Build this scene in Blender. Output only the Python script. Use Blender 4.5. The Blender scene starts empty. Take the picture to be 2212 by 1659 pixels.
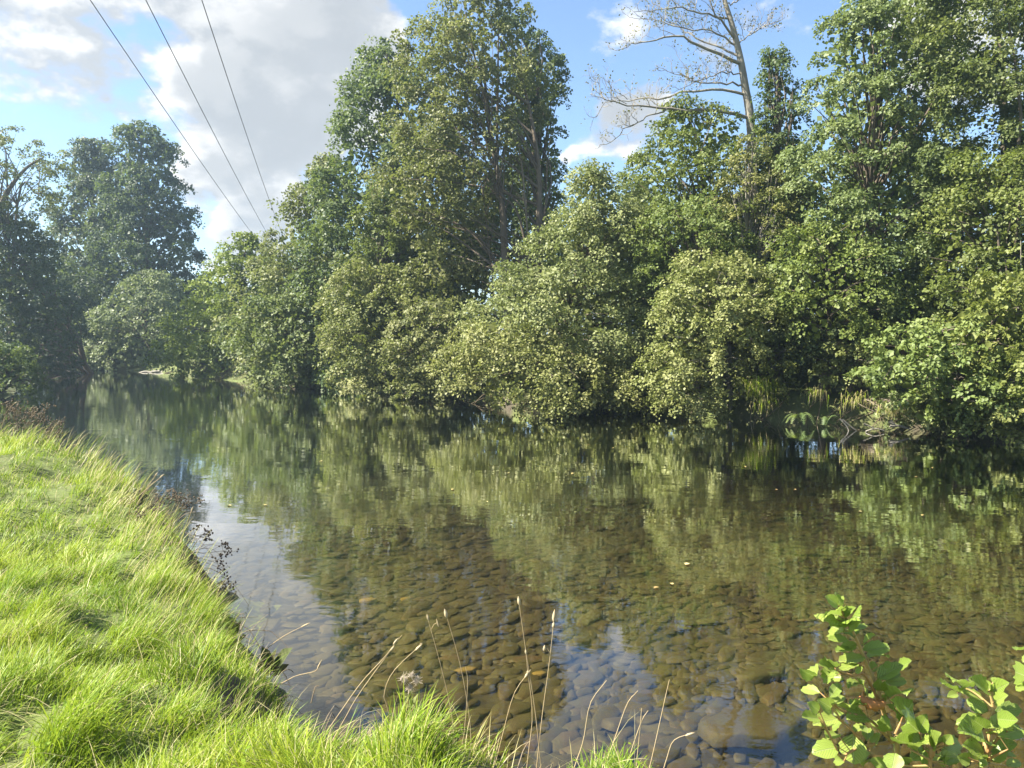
import bpy, math, random
import numpy as np
from mathutils import Vector, Matrix

scene = bpy.context.scene
col = scene.collection
R = math.radians

# ------------------------------------------------------------------ camera
H = 2.4                      # eye height above the river surface
PITCH = R(3.26)
FPX = 1661.0                 # focal length in pixels of a 2212-wide copy of the photo
cam_d = bpy.data.cameras.new("camera")
cam = bpy.data.objects.new("camera", cam_d)
col.objects.link(cam)
cam_d.sensor_width = 36.0
cam_d.lens = 36.0 * FPX / 2212.0
cam_d.clip_start = 0.05
cam_d.clip_end = 3000.0
cam.location = (0, 0, H)
cam.rotation_euler = (R(90) - PITCH, 0, 0)
scene.camera = cam
FWD = np.array([0, math.cos(PITCH), -math.sin(PITCH)])
UPV = np.array([0, math.sin(PITCH), math.cos(PITCH)])
RGT = np.array([1.0, 0, 0])


def ray(px, py):
    return FWD + (px - 1106.0) / FPX * RGT + (829.5 - py) / FPX * UPV


def P(px, py, D):
    """world point seen at (px, py) of the 2212-wide photo, at distance y = D"""
    d = ray(px, py)
    return np.array([0, 0, H]) + d * (D / d[1])


# ------------------------------------------------------------------ sun, sky, exposure
SUN_AZ, SUN_EL = R(-100), R(46)          # azimuth from +Y towards +X
SUN = np.array([math.sin(SUN_AZ) * math.cos(SUN_EL), math.cos(SUN_AZ) * math.cos(SUN_EL), math.sin(SUN_EL)])
sd_ = bpy.data.lights.new("sun", 'SUN')
sd_.energy = 5.0
sd_.angle = R(0.53)
sd_.color = (1.0, 0.94, 0.82)
sun = bpy.data.objects.new("sun", sd_)
col.objects.link(sun)
sun.rotation_euler = Vector(SUN).to_track_quat('Z', 'Y').to_euler()
sun.location = (-20, 0, 40)

scene.view_settings.view_transform = 'Standard'
scene.view_settings.look = 'None'
scene.view_settings.exposure = 2.0
scene.view_settings.gamma = 1.0
scene.view_settings.use_curve_mapping = False
cy = scene.cycles
cy.max_bounces = 7
cy.diffuse_bounces = 4
cy.glossy_bounces = 3
cy.transmission_bounces = 4
cy.transparent_max_bounces = 8
cy.volume_bounces = 0
cy.caustics_reflective = False
cy.caustics_refractive = False
cy.sample_clamp_indirect = 4.0
cy.use_denoising = True
try:
    cy.denoiser = 'OPENIMAGEDENOISE'
    cy.denoising_input_passes = 'RGB_ALBEDO_NORMAL'
except Exception:
    pass

world = bpy.data.worlds.new("World")
scene.world = world
world.use_nodes = True
wt = world.node_tree
wt.nodes.clear()


class NT:
    """small helper for building node trees"""
    def __init__(self, tree):
        self.t = tree

    def n(self, typ, props=None, **ins):
        nd = self.t.nodes.new(typ)
        for k, v in (props or {}).items():
            setattr(nd, k, v)
        for k, v in ins.items():
            self.set(nd, k, v)
        return nd

    def set(self, nd, k, v):
        if isinstance(k, str) and k.startswith('i') and k[1:].isdigit():
            s = nd.inputs[int(k[1:])]
        else:
            s = nd.inputs[k.replace('_', ' ')]
        if isinstance(v, bpy.types.NodeSocket):
            self.t.links.new(v, s)
        elif isinstance(v, bpy.types.Node):
            self.t.links.new(v.outputs[0], s)
        else:
            s.default_value = v

    def math(self, op, a, b=0.0, c=0.0, clamp=False):
        nd = self.n('ShaderNodeMath', {'operation': op, 'use_clamp': clamp}, i0=a, i1=b, i2=c)
        return nd.outputs[0]

    def vmath(self, op, a, b=(0, 0, 0)):
        nd = self.n('ShaderNodeVectorMath', {'operation': op}, i0=a, i1=b)
        return nd.outputs['Value'] if op == 'DOT_PRODUCT' else nd.outputs[0]

    def vscale(self, a, s):
        nd = self.n('ShaderNodeVectorMath', {'operation': 'SCALE'}, i0=a)
        self.set(nd, 'Scale', s)
        return nd.outputs[0]

    def noise(self, vec, scale, detail=4, rough=0.5, dist=0.0, out='Fac'):
        nd = self.n('ShaderNodeTexNoise', None, Vector=vec, Scale=scale, Detail=detail, Roughness=rough, Distortion=dist)
        return nd.outputs[0] if out == 'Fac' else nd.outputs[1]

    def rng(self, v, a, b, c=0.0, d=1.0, interp='SMOOTHSTEP'):
        nd = self.n('ShaderNodeMapRange', {'interpolation_type': interp, 'clamp': True}, i0=v, i1=a, i2=b, i3=c, i4=d)
        return nd.outputs[0]

    def mix(self, f, a, b):
        nd = self.n('ShaderNodeMix', {'data_type': 'RGBA'})
        for k, v in ((0, f), (6, a), (7, b)):
            s = nd.inputs[k]
            if isinstance(v, bpy.types.NodeSocket):
                self.t.links.new(v, s)
            else:
                s.default_value = v if k == 0 else (v if len(v) == 4 else (*v, 1))
        return nd.outputs[2]

    def ramp(self, v, stops):
        nd = self.n('ShaderNodeValToRGB', None, Fac=v)
        e = nd.color_ramp.elements
        while len(e) < len(stops):
            e.new(0.5)
        for q, (p, c) in zip(e, stops):
            q.position = p
            q.color = (*c, 1)
        return nd.outputs[0]


w = NT(wt)
sky = w.n('ShaderNodeTexSky', {'sky_type': 'NISHITA', 'sun_disc': False, 'sun_elevation': SUN_EL,
                              'sun_rotation': SUN_AZ, 'air_density': 1.0, 'dust_density': .5, 'ozone_density': 3.2})
tc = w.n('ShaderNodeTexCoord')
dirv = w.vmath('NORMALIZE', tc.outputs['Generated'])
sq = w.vmath('MULTIPLY', dirv, (1, 1, 1.7))
wig = w.noise(dirv, 5.0, 5, 0.55, out='Color')
dirw = w.vmath('NORMALIZE', w.vmath('ADD', dirv, w.vscale(w.vmath('SUBTRACT', wig, (0.5, 0.5, 0.5)), 0.17)))
sunoff = tuple((np.array([-0.55, -0.1, 0.85]) * 0.05).tolist())


def cloud_noise(v):
    a = w.noise(v, 5.5, 7, 0.56)
    return a


nA = cloud_noise(sq)
nB = cloud_noise(w.vmath('ADD', sq, sunoff))
blobs = [  # px, py (2212-wide photo), outer radius deg, inner radius deg, weight
    (60, 60, 8.5, 4, .48), (330, 110, 9.0, 5, .50), (600, 170, 9.0, 5, .52), (745, 50, 5.2, 2.5, .50), (470, 300, 6.0, 2.5, .46), (300, -260, 14, 8, .5), (-200, 60, 9, 4, .45), (130, 190, 5.5, 2, .46), (20, 190, 4, 1.5, .40), (640, 330, 4.5, 1.5, .40),
    (1345, 262, 4.4, 0.1, .50), (1295, 285, 3.2, 0.1, .40), (560, 490, 4, .6, .36), (620, 390, 4.5, .8, .36), (530, 540, 3, .5, .34), (400, 400, 4, 1, .22),
    (1670, 80, 3.0, .5, .20), (1560, 180, 2.6, .4, .28), (2110, 60, 6.5, 2, .42), (1350, 50, 4, .4, .10), (1180, 20, 3.2, .4, .14), (130, 340, 3, .5, .3),
]
bias = None
for (px, py, ro, ri, wgt) in blobs:
    c = ray(px, py)
    c = c / np.linalg.norm(c)
    d = w.vmath('DOT_PRODUCT', dirw, tuple(c.tolist()))
    b = w.rng(d, math.cos(R(ro)), math.cos(R(ri)), 0.0, wgt, 'SMOOTHSTEP')
    bias = b if bias is None else w.math('MAXIMUM', bias, b)
# elsewhere: a sky about half covered
dz = w.n('ShaderNodeSeparateXYZ', None, i0=dirv).outputs
side = w.rng(w.vmath('DOT_PRODUCT', dirv, (0, 1, 0)), 0.25, 0.55, 0.22, 0.0)
bias = w.math('MAXIMUM', bias, side)
dens = w.math('SUBTRACT', w.math('ADD', w.math('MULTIPLY', nA, 1.5), bias), 0.98)
mask = w.rng(dens, 0.0, 0.16)
lit = w.rng(w.math('SUBTRACT', nA, nB), -0.06, 0.08)
thick = w.rng(dens, 0.08, 0.34)
soft = w.noise(sq, 2.6, 3, 0.5)
greyamt = w.math('MULTIPLY', thick, w.rng(soft, 0.28, 0.52))
base_c = w.mix(lit, (0.58, 0.62, 0.665), (1.15, 1.14, 1.12))
cloud_c = w.mix(w.math('MULTIPLY', greyamt, 0.85), base_c, (0.50, 0.54, 0.58))
bg_sky = w.n('ShaderNodeBackground', None, Color=sky.outputs[0], Strength=0.068)
bg_cl = w.n('ShaderNodeBackground', None, Color=cloud_c, Strength=0.285)
mx = w.n('ShaderNodeMixShader', None, i0=mask, i1=bg_sky.outputs[0], i2=bg_cl.outputs[0])
wo = w.n('ShaderNodeOutputWorld', None, Surface=mx.outputs[0])

# ------------------------------------------------------------------ object helpers


def tag(o, label=None, cat=None, group=None, kind=None):
    if label:
        o['label'] = label
    if cat:
        o['category'] = cat
    if group:
        o['group'] = group
    if kind:
        o['kind'] = kind
    return o


def link(name, me, mat=None, parent=None):
    o = bpy.data.objects.new(name, me)
    col.objects.link(o)
    if mat is not None and me is not None and len(me.materials) == 0:
        me.materials.append(mat)
    if parent is not None:
        o.parent = parent
        if me is not None and parent.location.length > 0:
            o.matrix_parent_inverse = Matrix.Translation(-parent.location)
    return o


def empty(name, loc, label=None, cat=None, group=None):
    o = bpy.data.objects.new(name, None)
    o.empty_display_size = 0.2
    o.location = loc
    col.objects.link(o)
    return tag(o, label, cat, group)


def np_mesh(name, V, polys, attr=None, smooth=False):
    """V (N,3); polys list of (M,k) int arrays; attr: dict name -> per-vertex floats"""
    me = bpy.data.meshes.new(name)
    V = np.ascontiguousarray(V, dtype=np.float32)
    me.vertices.add(len(V))
    me.vertices.foreach_set('co', V.ravel())
    polys = [np.asarray(p, dtype=np.int32) for p in polys if len(p)]
    loops = np.concatenate([p.ravel() for p in polys])
    tot = np.concatenate([np.full(len(p), p.shape[1], np.int32) for p in polys])
    start = np.concatenate([[0], np.cumsum(tot)[:-1]]).astype(np.int32)
    me.loops.add(len(loops))
    me.loops.foreach_set('vertex_index', loops)
    me.polygons.add(len(tot))
    me.polygons.foreach_set('loop_start', start)
    if smooth:
        me.polygons.foreach_set('use_smooth', np.ones(len(tot), dtype=bool))
    me.update(calc_edges=True)
    for k, a in (attr or {}).items():
        at = me.attributes.new(k, 'FLOAT', 'POINT')
        at.data.foreach_set('value', np.ascontiguousarray(a, dtype=np.float32))
    return me


class MB:
    """collects tubes, blobs and sheets into one mesh"""
    def __init__(self):
        self.V, self.F, self.A, self.n = [], {}, [], 0

    def add(self, V, polys, a=0.5):
        V = np.asarray(V, float)
        for p in polys:
            p = np.asarray(p)
            self.F.setdefault(p.shape[1], []).append(p + self.n)
        self.V.append(V)
        self.A.append(np.full(len(V), a) if np.isscalar(a) else np.asarray(a))
        self.n += len(V)

    def tube(self, pts, rad, sides=5, a=0.5, cap=True):
        pts = np.asarray(pts, float)
        n = len(pts)
        rad = np.broadcast_to(np.asarray(rad, float), (n,))
        t = np.gradient(pts, axis=0)
        t /= np.linalg.norm(t, axis=1, keepdims=True) + 1e-9
        ref = np.array([0.31, 0.83, 0.46]) if abs(t[0] @ np.array([0.31, 0.83, 0.46])) < 0.9 else np.array([1.0, 0, 0])
        e1 = np.cross(t, ref)
        e1 /= np.linalg.norm(e1, axis=1, keepdims=True) + 1e-9
        e2 = np.cross(t, e1)
        ang = np.arange(sides) * 2 * math.pi / sides
        ring = e1[:, None, :] * np.cos(ang)[None, :, None] + e2[:, None, :] * np.sin(ang)[None, :, None]
        V = (pts[:, None, :] + ring * rad[:, None, None]).reshape(-1, 3)
        i = np.arange(n - 1)[:, None] * sides
        j = np.arange(sides)[None, :]
        j2 = (j + 1) % sides
        q = np.stack([i + j, i + j2, i + sides + j2, i + sides + j], -1).reshape(-1, 4)
        self.add(V, [q], a)

    def octa(self, c, r, a=0.5, stretch=(1, 1, 1)):
        v = np.array([[1, 0, 0], [-1, 0, 0], [0, 1, 0], [0, -1, 0], [0, 0, 1], [0, 0, -1]], float) * r * np.array(stretch) + np.asarray(c)
        f = [[0, 2, 4], [2, 1, 4], [1, 3, 4], [3, 0, 4], [2, 0, 5], [1, 2, 5], [3, 1, 5], [0, 3, 5]]
        self.add(v, [np.array(f)], a)

    def mesh(self, name, smooth=True):
        return np_mesh(name, np.concatenate(self.V), [np.concatenate(x) for x in self.F.values()],
                       {'tint': np.concatenate(self.A)}, smooth)

    def build(self, name, mat, parent=None, smooth=True):
        return link(name, self.mesh(name, smooth), mat, parent)


def spline(pts, n):
    """Catmull-Rom through pts, n samples"""
    pts = np.asarray(pts, float)
    p = np.vstack([2 * pts[0] - pts[1], pts, 2 * pts[-1] - pts[-2]])
    out = []
    m = len(pts) - 1
    for s in np.linspace(0, m - 1e-6, n):
        i = int(s)
        u = s - i
        a, b, c, d = p[i], p[i + 1], p[i + 2], p[i + 3]
        out.append(0.5 * ((2 * b) + (-a + c) * u + (2 * a - 5 * b + 4 * c - d) * u * u + (-a + 3 * b - 3 * c + d) * u ** 3))
    return np.array(out)


def sumsin(seed, x, y, wl, k=6):
    r = np.random.default_rng(seed)
    s = 0
    for i in range(k):
        a = r.uniform(0, 2 * math.pi)
        f = 2 * math.pi / (wl * r.uniform(0.6, 1.6))
        s = s + np.sin((x * math.cos(a) + y * math.sin(a)) * f + r.uniform(0, 6.28))
    return s / math.sqrt(k * 0.5)


# ------------------------------------------------------------------ materials


def new_mat(name):
    m = bpy.data.materials.new(name)
    m.use_nodes = True
    m.node_tree.nodes.clear()
    return m, NT(m.node_tree)


def leaf_mat(name, dark, mid, light, spec=0.32, rough=0.52, trans=0.38):
    m, n = new_mat(name)
    at = n.n('ShaderNodeAttribute', {'attribute_name': 'tint'})
    c = n.ramp(at.outputs['Fac'], [(0.0, dark), (0.5, mid), (1.0, light)])
    oi = n.n('ShaderNodeObjectInfo')
    r1 = oi.outputs['Random']
    r2 = n.math('FRACT', n.math('MULTIPLY', r1, 7.31))
    hs = n.n('ShaderNodeHueSaturation', None, Hue=n.rng(r1, 0, 1, .482, .524, 'LINEAR'), Saturation=n.rng(r2, 0, 1, .80, 1.08, 'LINEAR'), Value=n.rng(r2, 0, 1, 1.14, .90, 'LINEAR'), Color=c)
    c = hs.outputs[0]
    pr = n.n('ShaderNodeBsdfPrincipled', None, Base_Color=c, Roughness=rough)
    pr.inputs['Specular IOR Level'].default_value = spec
    tcol = n.mix(0.45, c, (0.20, 0.26, 0.03))
    tl = n.n('ShaderNodeBsdfTranslucent', None, Color=tcol)
    ms = n.n('ShaderNodeMixShader', None, i0=trans, i1=pr.outputs[0], i2=tl.outputs[0])
    n.n('ShaderNodeOutputMaterial', None, Surface=ms.outputs[0])
    return m


def simple_mat(name, stops, scale=6.0, rough=0.85, spec=0.2, bump=0.0, bscale=30.0, tint=True, stretch=(1, 1, 1), trans=0.0):
    m, n = new_mat(name)
    tcn = n.n('ShaderNodeTexCoord')
    vec = n.vmath('MULTIPLY', tcn.outputs['Object'], stretch)
    f = n.noise(vec, scale, 5, 0.6)
    if tint:
        at = n.n('ShaderNodeAttribute', {'attribute_name': 'tint'})
        f = n.math('ADD', n.math('MULTIPLY', f, 0.45), n.math('MULTIPLY', at.outputs['Fac'], 0.55))
    c = n.ramp(f, stops)
    pr = n.n('ShaderNodeBsdfPrincipled', None, Base_Color=c, Roughness=rough)
    pr.inputs['Specular IOR Level'].default_value = spec
    if bump:
        b = n.n('ShaderNodeBump', None, Strength=bump, Distance=0.02, Height=n.noise(vec, bscale, 4, 0.6))
        n.set(pr, 'Normal', b.outputs[0])
    sh = pr
    if trans:
        tl = n.n('ShaderNodeBsdfTranslucent', None, Color=c)
        sh = n.n('ShaderNodeMixShader', None, i0=trans, i1=pr.outputs[0], i2=tl.outputs[0])
    n.n('ShaderNodeOutputMaterial', None, Surface=sh.outputs[0])
    return m


M = {}
M['alder'] = leaf_mat('alder_leaf', (.080, .108, .028), (.160, .188, .048), (.26, .272, .10))
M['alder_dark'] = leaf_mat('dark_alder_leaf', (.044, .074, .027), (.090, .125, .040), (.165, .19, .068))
M['far_shade'] = leaf_mat('far_shade_leaf', (.028, .052, .022), (.050, .080, .030), (.085, .115, .042))  # darker alder leaf: shaded side of the left bank trees painted into the colour
M['alder_yellow'] = leaf_mat('yellowing_leaf', (.085, .106, .024), (.145, .168, .036), (.235, .24, .06))
M['hazel'] = leaf_mat('hazel_leaf', (.10, .128, .030), (.185, .212, .055), (.285, .298, .11), trans=.34)
M['willow'] = leaf_mat('willow_leaf', (.072, .102, .034), (.142, .168, .058), (.235, .25, .10))
M['bright'] = leaf_mat('bright_green_leaf', (.085, .120, .022), (.145, .188, .034), (.22, .26, .06), trans=.36)
M['rusty'] = leaf_mat('rusty_leaf', (.10, .105, .026), (.165, .155, .036), (.24, .20, .05))
M['bark'] = simple_mat('bark', [(.2, (.055, .043, .032)), (.5, (.125, .10, .075)), (.75, (.22, .19, .15))], 3.0, .9, .2, .8, 14, stretch=(1, 1, .35))
M['pale_bark'] = simple_mat('pale_bark', [(.2, (.11, .095, .075)), (.5, (.21, .19, .155)), (.75, (.32, .295, .245))], 3.0, .9, .2, .8, 14, stretch=(1, 1, .4))
M['deadwood'] = simple_mat('dead_wood', [(.2, (.22, .17, .12)), (.5, (.38, .31, .24)), (.8, (.5, .44, .36))], 9, .85, .2, .5, 40)
M['straw'] = simple_mat('straw', [(.15, (.20, .145, .075)), (.5, (.38, .29, .16)), (.85, (.55, .46, .29))], 20, .7, .25, trans=.15)
M['brown_stalk'] = simple_mat('brown_stalk', [(.15, (.055, .042, .028)), (.5, (.14, .108, .068)), (.85, (.27, .215, .14))], 20, .8, .2)
M['seed_dark'] = simple_mat('dark_seed', [(.2, (.016, .013, .011)), (.8, (.045, .035, .026))], 20, .8, .2)
M['fluff'] = simple_mat('thistle_down', [(.2, (.42, .35, .26)), (.8, (.66, .58, .46))], 30, .9, .1, trans=.3)
M['fern'] = leaf_mat('fern_leaf', (.05, .09, .02), (.09, .14, .03), (.15, .20, .04), trans=.35)
M['dock'] = leaf_mat('dock_leaf', (.03, .05, .02), (.06, .09, .025), (.18, .15, .04), trans=.2, spec=.2, rough=.65)
M['wire'] = simple_mat('weathered_cable', [(.2, (.05, .05, .055)), (.8, (.09, .09, .10))], 5, .6, .4, tint=False)
M['yellow_leaf'] = simple_mat('fallen_leaf', [(.1, (.20, .13, .05)), (.5, (.40, .31, .11)), (.9, (.52, .46, .24))], 20, .6, .4)
M['ground'] = None


def earth_mat():
    m, n = new_mat('meadow_earth')
    tcn = n.n('ShaderNodeTexCoord')
    o = tcn.outputs['Object']
    f = n.noise(o, 1.3, 6, .65)
    g = n.noise(o, 14, 4, .6)
    c1 = n.ramp(f, [(.3, (.085, .105, .024)), (.55, (.105, .150, .024)), (.75, (.15, .20, .03))])
    c = n.mix(n.math('MULTIPLY', g, .6), c1, (.07, .055, .03))
    geo = n.n('ShaderNodeNewGeometry')
    up = n.n('ShaderNodeSeparateXYZ', None, i0=geo.outputs['Normal']).outputs[2]
    steep = n.rng(up, .75, .95, 1, 0)
    c = n.mix(steep, c, (.05, .038, .024))
    b = n.n('ShaderNodeBump', None, Strength=.7, Distance=.05, Height=n.noise(o, 9, 6, .6))
    pr = n.n('ShaderNodeBsdfPrincipled', None, Base_Color=c, Roughness=.95, Normal=b.outputs[0])
    n.n('ShaderNodeOutputMaterial', None, Surface=pr.outputs[0])
    return m


M['ground'] = earth_mat()


def stone_mat():
    m, n = new_mat('river_stone')
    tcn = n.n('ShaderNodeTexCoord')
    geo = n.n('ShaderNodeNewGeometry')
    at = n.n('ShaderNodeAttribute', {'attribute_name': 'tint'})
    oi = n.n('ShaderNodeObjectInfo')
    pos = geo.outputs['Position']
    f = n.noise(pos, 9, 6, .65)
    t = n.math('FRACT', n.math('ADD', at.outputs['Fac'], oi.outputs['Random']))
    base = n.ramp(t, [(0, (.022, .017, .007)), (.25, (.034, .025, .010)), (.5, (.025, .020, .008)), (.75, (.040, .027, .012)), (.95, (.032, .025, .012)), (1, (.050, .029, .014))])
    alg = n.mix(n.rng(f, .38, .68), base, (.030, .028, .010))
    c = n.mix(n.rng(n.noise(pos, 38, 4, .6), .45, .75, 0, .5), alg, (.016, .014, .008))
    b = n.n('ShaderNodeBump', None, Strength=.6, Distance=.012, Height=n.noise(pos, 28, 5, .6))
    pr = n.n('ShaderNodeBsdfPrincipled', None, Base_Color=c, Roughness=.75, Normal=b.outputs[0])
    n.n('ShaderNodeOutputMaterial', None, Surface=pr.outputs[0])
    return m


M['stone'] = stone_mat()
M['ochre_stone'] = simple_mat('ochre_stone', [(.2, (.06, .045, .02)), (.5, (.15, .11, .04)), (.8, (.24, .18, .08))], 12, .7, .3, .5, 40)


def bed_mat():
    m, n = new_mat('riverbed_silt')
    geo = n.n('ShaderNodeNewGeometry')
    pos = geo.outputs['Position']
    f = n.noise(pos, 2.2, 6, .65)
    vor = n.n('ShaderNodeTexVoronoi', {'feature': 'F1'}, Vector=n.vmath('MULTIPLY', n.vmath('ADD', pos, n.vscale(n.noise(pos, 3, 3, .5, out='Color'), .2)), (4.4, 6.2, 3)), Scale=1.0)
    cell = n.n('ShaderNodeSeparateXYZ', None, i0=vor.outputs['Color']).outputs[0]
    c = n.ramp(cell, [(0, (.014, .012, .006)), (.5, (.030, .025, .012)), (1, (.045, .037, .018))])
    c = n.mix(n.rng(f, .4, .65, 0, .6), c, (.026, .026, .010))
    c = n.mix(n.rng(vor.outputs['Distance'], .35, .6), c, (.010, .008, .005))
    b = n.n('ShaderNodeBump', {'invert': True}, Strength=.8, Distance=.05, Height=vor.outputs['Distance'])
    pr = n.n('ShaderNodeBsdfPrincipled', None, Base_Color=c, Roughness=.9, Normal=b.outputs[0])
    n.n('ShaderNodeOutputMaterial', None, Surface=pr.outputs[0])
    return m


M['bed'] = bed_mat()


def water_mat():
    m, n = new_mat('river_water')
    geo = n.n('ShaderNodeNewGeometry')
    pos = geo.outputs['Position']
    # flow runs along (-.74, .67): stretch ripples across the flow
    mp = n.n('ShaderNodeMapping', None, Vector=pos)
    mp.inputs['Rotation'].default_value = (0, 0, R(12))
    v = mp.outputs[0]
    big = n.noise(n.vmath('MULTIPLY', v, (.8, 1.6, 1)), 1.2, 3, .5)
    fine = n.noise(n.vmath('MULTIPLY', v, (4.0, 9.0, 1)), 1.0, 3, .55, .4)
    tiny = n.noise(n.vmath('MULTIPLY', v, (14.0, 30.0, 1)), 1.0, 2, .5)
    patch = n.rng(n.noise(n.vmath('MULTIPLY', v, (.35, .8, 1)), 1.0, 3, .5), .40, .66, .25, 1.0)
    h = n.math('ADD', n.math('MULTIPLY', big, 1.2), n.math('MULTIPLY', n.math('MULTIPLY', fine, .34), patch))
    h = n.math('ADD', h, n.math('MULTIPLY', n.math('MULTIPLY', tiny, .07), patch))
    bp = n.n('ShaderNodeBump', None, Strength=1.0, Distance=.0032, Height=h)
    nrm = bp.outputs[0]
    # Schlick's reflectance, the same from above and from below
    cosv = n.math('ABSOLUTE', n.vmath('DOT_PRODUCT', geo.outputs['Incoming'], nrm))
    f5 = n.math('POWER', n.math('SUBTRACT', 1.0, cosv, clamp=True), 5.0)
    fr = n.n('ShaderNodeMath', {'operation': 'MULTIPLY_ADD', 'use_clamp': True}, i0=f5, i1=2.35, i2=.03)
    gl = n.n('ShaderNodeBsdfGlossy', None, Color=(1, 1, 1, 1), Roughness=.015, Normal=nrm)
    tr = n.n('ShaderNodeBsdfTransparent', None, Color=(.95, .88, .60, 1))
    ms = n.n('ShaderNodeMixShader', None, i0=fr.outputs[0], i1=tr.outputs[0], i2=gl.outputs[0])
    n.n('ShaderNodeOutputMaterial', None, Surface=ms.outputs[0])
    return m


M['water'] = water_mat()


def grass_mat():
    m, n = new_mat('grass_blade')
    at = n.n('ShaderNodeAttribute', {'attribute_name': 'tint'})
    c = n.ramp(at.outputs['Fac'], [(0, (.075, .145, .013)), (.45, (.185, .280, .018)), (.80, (.31, .37, .030)), (.86, (.40, .36, .14)), (1, (.56, .48, .27))])
    pr = n.n('ShaderNodeBsdfPrincipled', None, Base_Color=c, Roughness=.42)
    pr.inputs['Specular IOR Level'].default_value = .22
    tl = n.n('ShaderNodeBsdfTranslucent', None, Color=n.mix(.25, c, (.30, .38, .04)))
    ms = n.n('ShaderNodeMixShader', None, i0=.42, i1=pr.outputs[0], i2=tl.outputs[0])
    n.n('ShaderNodeOutputMaterial', None, Surface=ms.outputs[0])
    return m


M['grass'] = grass_mat()


def sap_leaf_mat(name, ca, cb, vein):
    m, n = new_mat(name)
    tcn = n.n('ShaderNodeTexCoord')
    oi = n.n('ShaderNodeObjectInfo')
    ob = n.n('ShaderNodeSeparateXYZ', None, i0=tcn.outputs['Object']).outputs
    ax = n.math('ABSOLUTE', ob[0])
    ph = n.math('SUBTRACT', ob[1], n.math('MULTIPLY', ax, .85))
    st = n.math('FRACT', n.math('MULTIPLY', ph, 9.0))
    v = n.rng(n.math('ABSOLUTE', n.math('SUBTRACT', st, .5)), .0, .13, 1, 0)
    mid = n.rng(ax, .008, .022, 1, 0)
    vv = n.math('MAXIMUM', n.math('MULTIPLY', v, .85), mid)
    base = n.mix(n.math('ADD', n.math('MULTIPLY', oi.outputs['Random'], .7), n.math('MULTIPLY', n.noise(tcn.outputs['Object'], 5, 4, .6), .4)), ca, cb)
    c = n.mix(n.math('MULTIPLY', vv, .70), base, vein)
    spots = n.rng(n.noise(n.vmath('ADD', tcn.outputs['Object'], n.vscale(oi.outputs['Location'], 3.0)), 7.5, 2, .5), .70, .74)
    c = n.mix(n.math('MULTIPLY', spots, .8), c, (.12, .075, .03))
    bp = n.n('ShaderNodeBump', {'invert': True}, Strength=.9, Distance=.05, Height=vv)
    pr = n.n('ShaderNodeBsdfPrincipled', None, Base_Color=c, Roughness=.40, Normal=bp.outputs[0])
    pr.inputs['Specular IOR Level'].default_value = .45
    tl = n.n('ShaderNodeBsdfTranslucent', None, Color=n.mix(.4, c, (.26, .40, .04)))
    ms = n.n('ShaderNodeMixShader', None, i0=.36, i1=pr.outputs[0], i2=tl.outputs[0])
    n.n('ShaderNodeOutputMaterial', None, Surface=ms.outputs[0])
    return m


M['sapling'] = sap_leaf_mat('sapling_leaf', (.19, .285, .040), (.33, .40, .080), (.56, .60, .28))
M['twig'] = simple_mat('reddish_twig', [(.2, (.18, .085, .035)), (.5, (.32, .18, .07)), (.8, (.36, .28, .11))], 25, .6, .3)
M['dead_leaf'] = simple_mat('curled_dead_leaf', [(.2, (.20, .075, .022)), (.5, (.34, .14, .045)), (.8, (.45, .23, .09))], 15, .7, .3)

# ------------------------------------------------------------------ the river and the land
NEAR = [(60, -40), (22, -11), (12, -4.5), (6.5, -.2), (4.0, 1.5), (2.4, 2.35), (1.5, 2.15), (1.0, 2.42), (.72, 2.92), (.44, 3.22), (-.20, 3.42), (-.84, 3.70),
        (-1.45, 4.45), (-2.30, 6.1), (-3.1, 7.4), (-4.1, 8.9), (-5.4, 10.9), (-7.6, 12.6), (-11, 15.2), (-15.5, 19.5), (-19.5, 26), (-22.8, 34), (-27.5, 42), (-37, 51), (-80, 57)]
FAR = [(-80, 68), (-46, 66), (-30, 61.2), (-24.5, 56), (-20.5, 51.0), (-14.5, 43.5), (-9.5, 38.7), (-4.6, 33.8), (-.7, 29.8), (3.4, 26.3), (7.4, 23.9), (11.4, 21.1), (15.0, 18.6), (21, 11), (34, -3), (70, -32)]
POLY = np.array(NEAR + FAR, float)


def river_sd(x, y):
    """signed distance to the river outline, positive inside the water"""
    x = np.asarray(x, float)
    y = np.asarray(y, float)
    d2 = np.full(x.shape, 1e12)
    ins = np.zeros(x.shape, bool)
    n = len(POLY)
    for i in range(n):
        a, b = POLY[i], POLY[(i + 1) % n]
        e = b - a
        t = np.clip(((x - a[0]) * e[0] + (y - a[1]) * e[1]) / (e @ e), 0, 1)
        d2 = np.minimum(d2, (x - a[0] - t * e[0]) ** 2 + (y - a[1] - t * e[1]) ** 2)
        c = (a[1] > y) != (b[1] > y)
        with np.errstate(divide='ignore', invalid='ignore'):
            xi = a[0] + (y - a[1]) * e[0] / (e[1] if e[1] else 1e-9)
        ins ^= c & (x < xi)
    return np.sqrt(d2) * np.where(ins, 1, -1)


def sstep(a, b, t):
    t = np.clip((t - a) / (b - a), 0, 1)
    return t * t * (3 - 2 * t)


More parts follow.
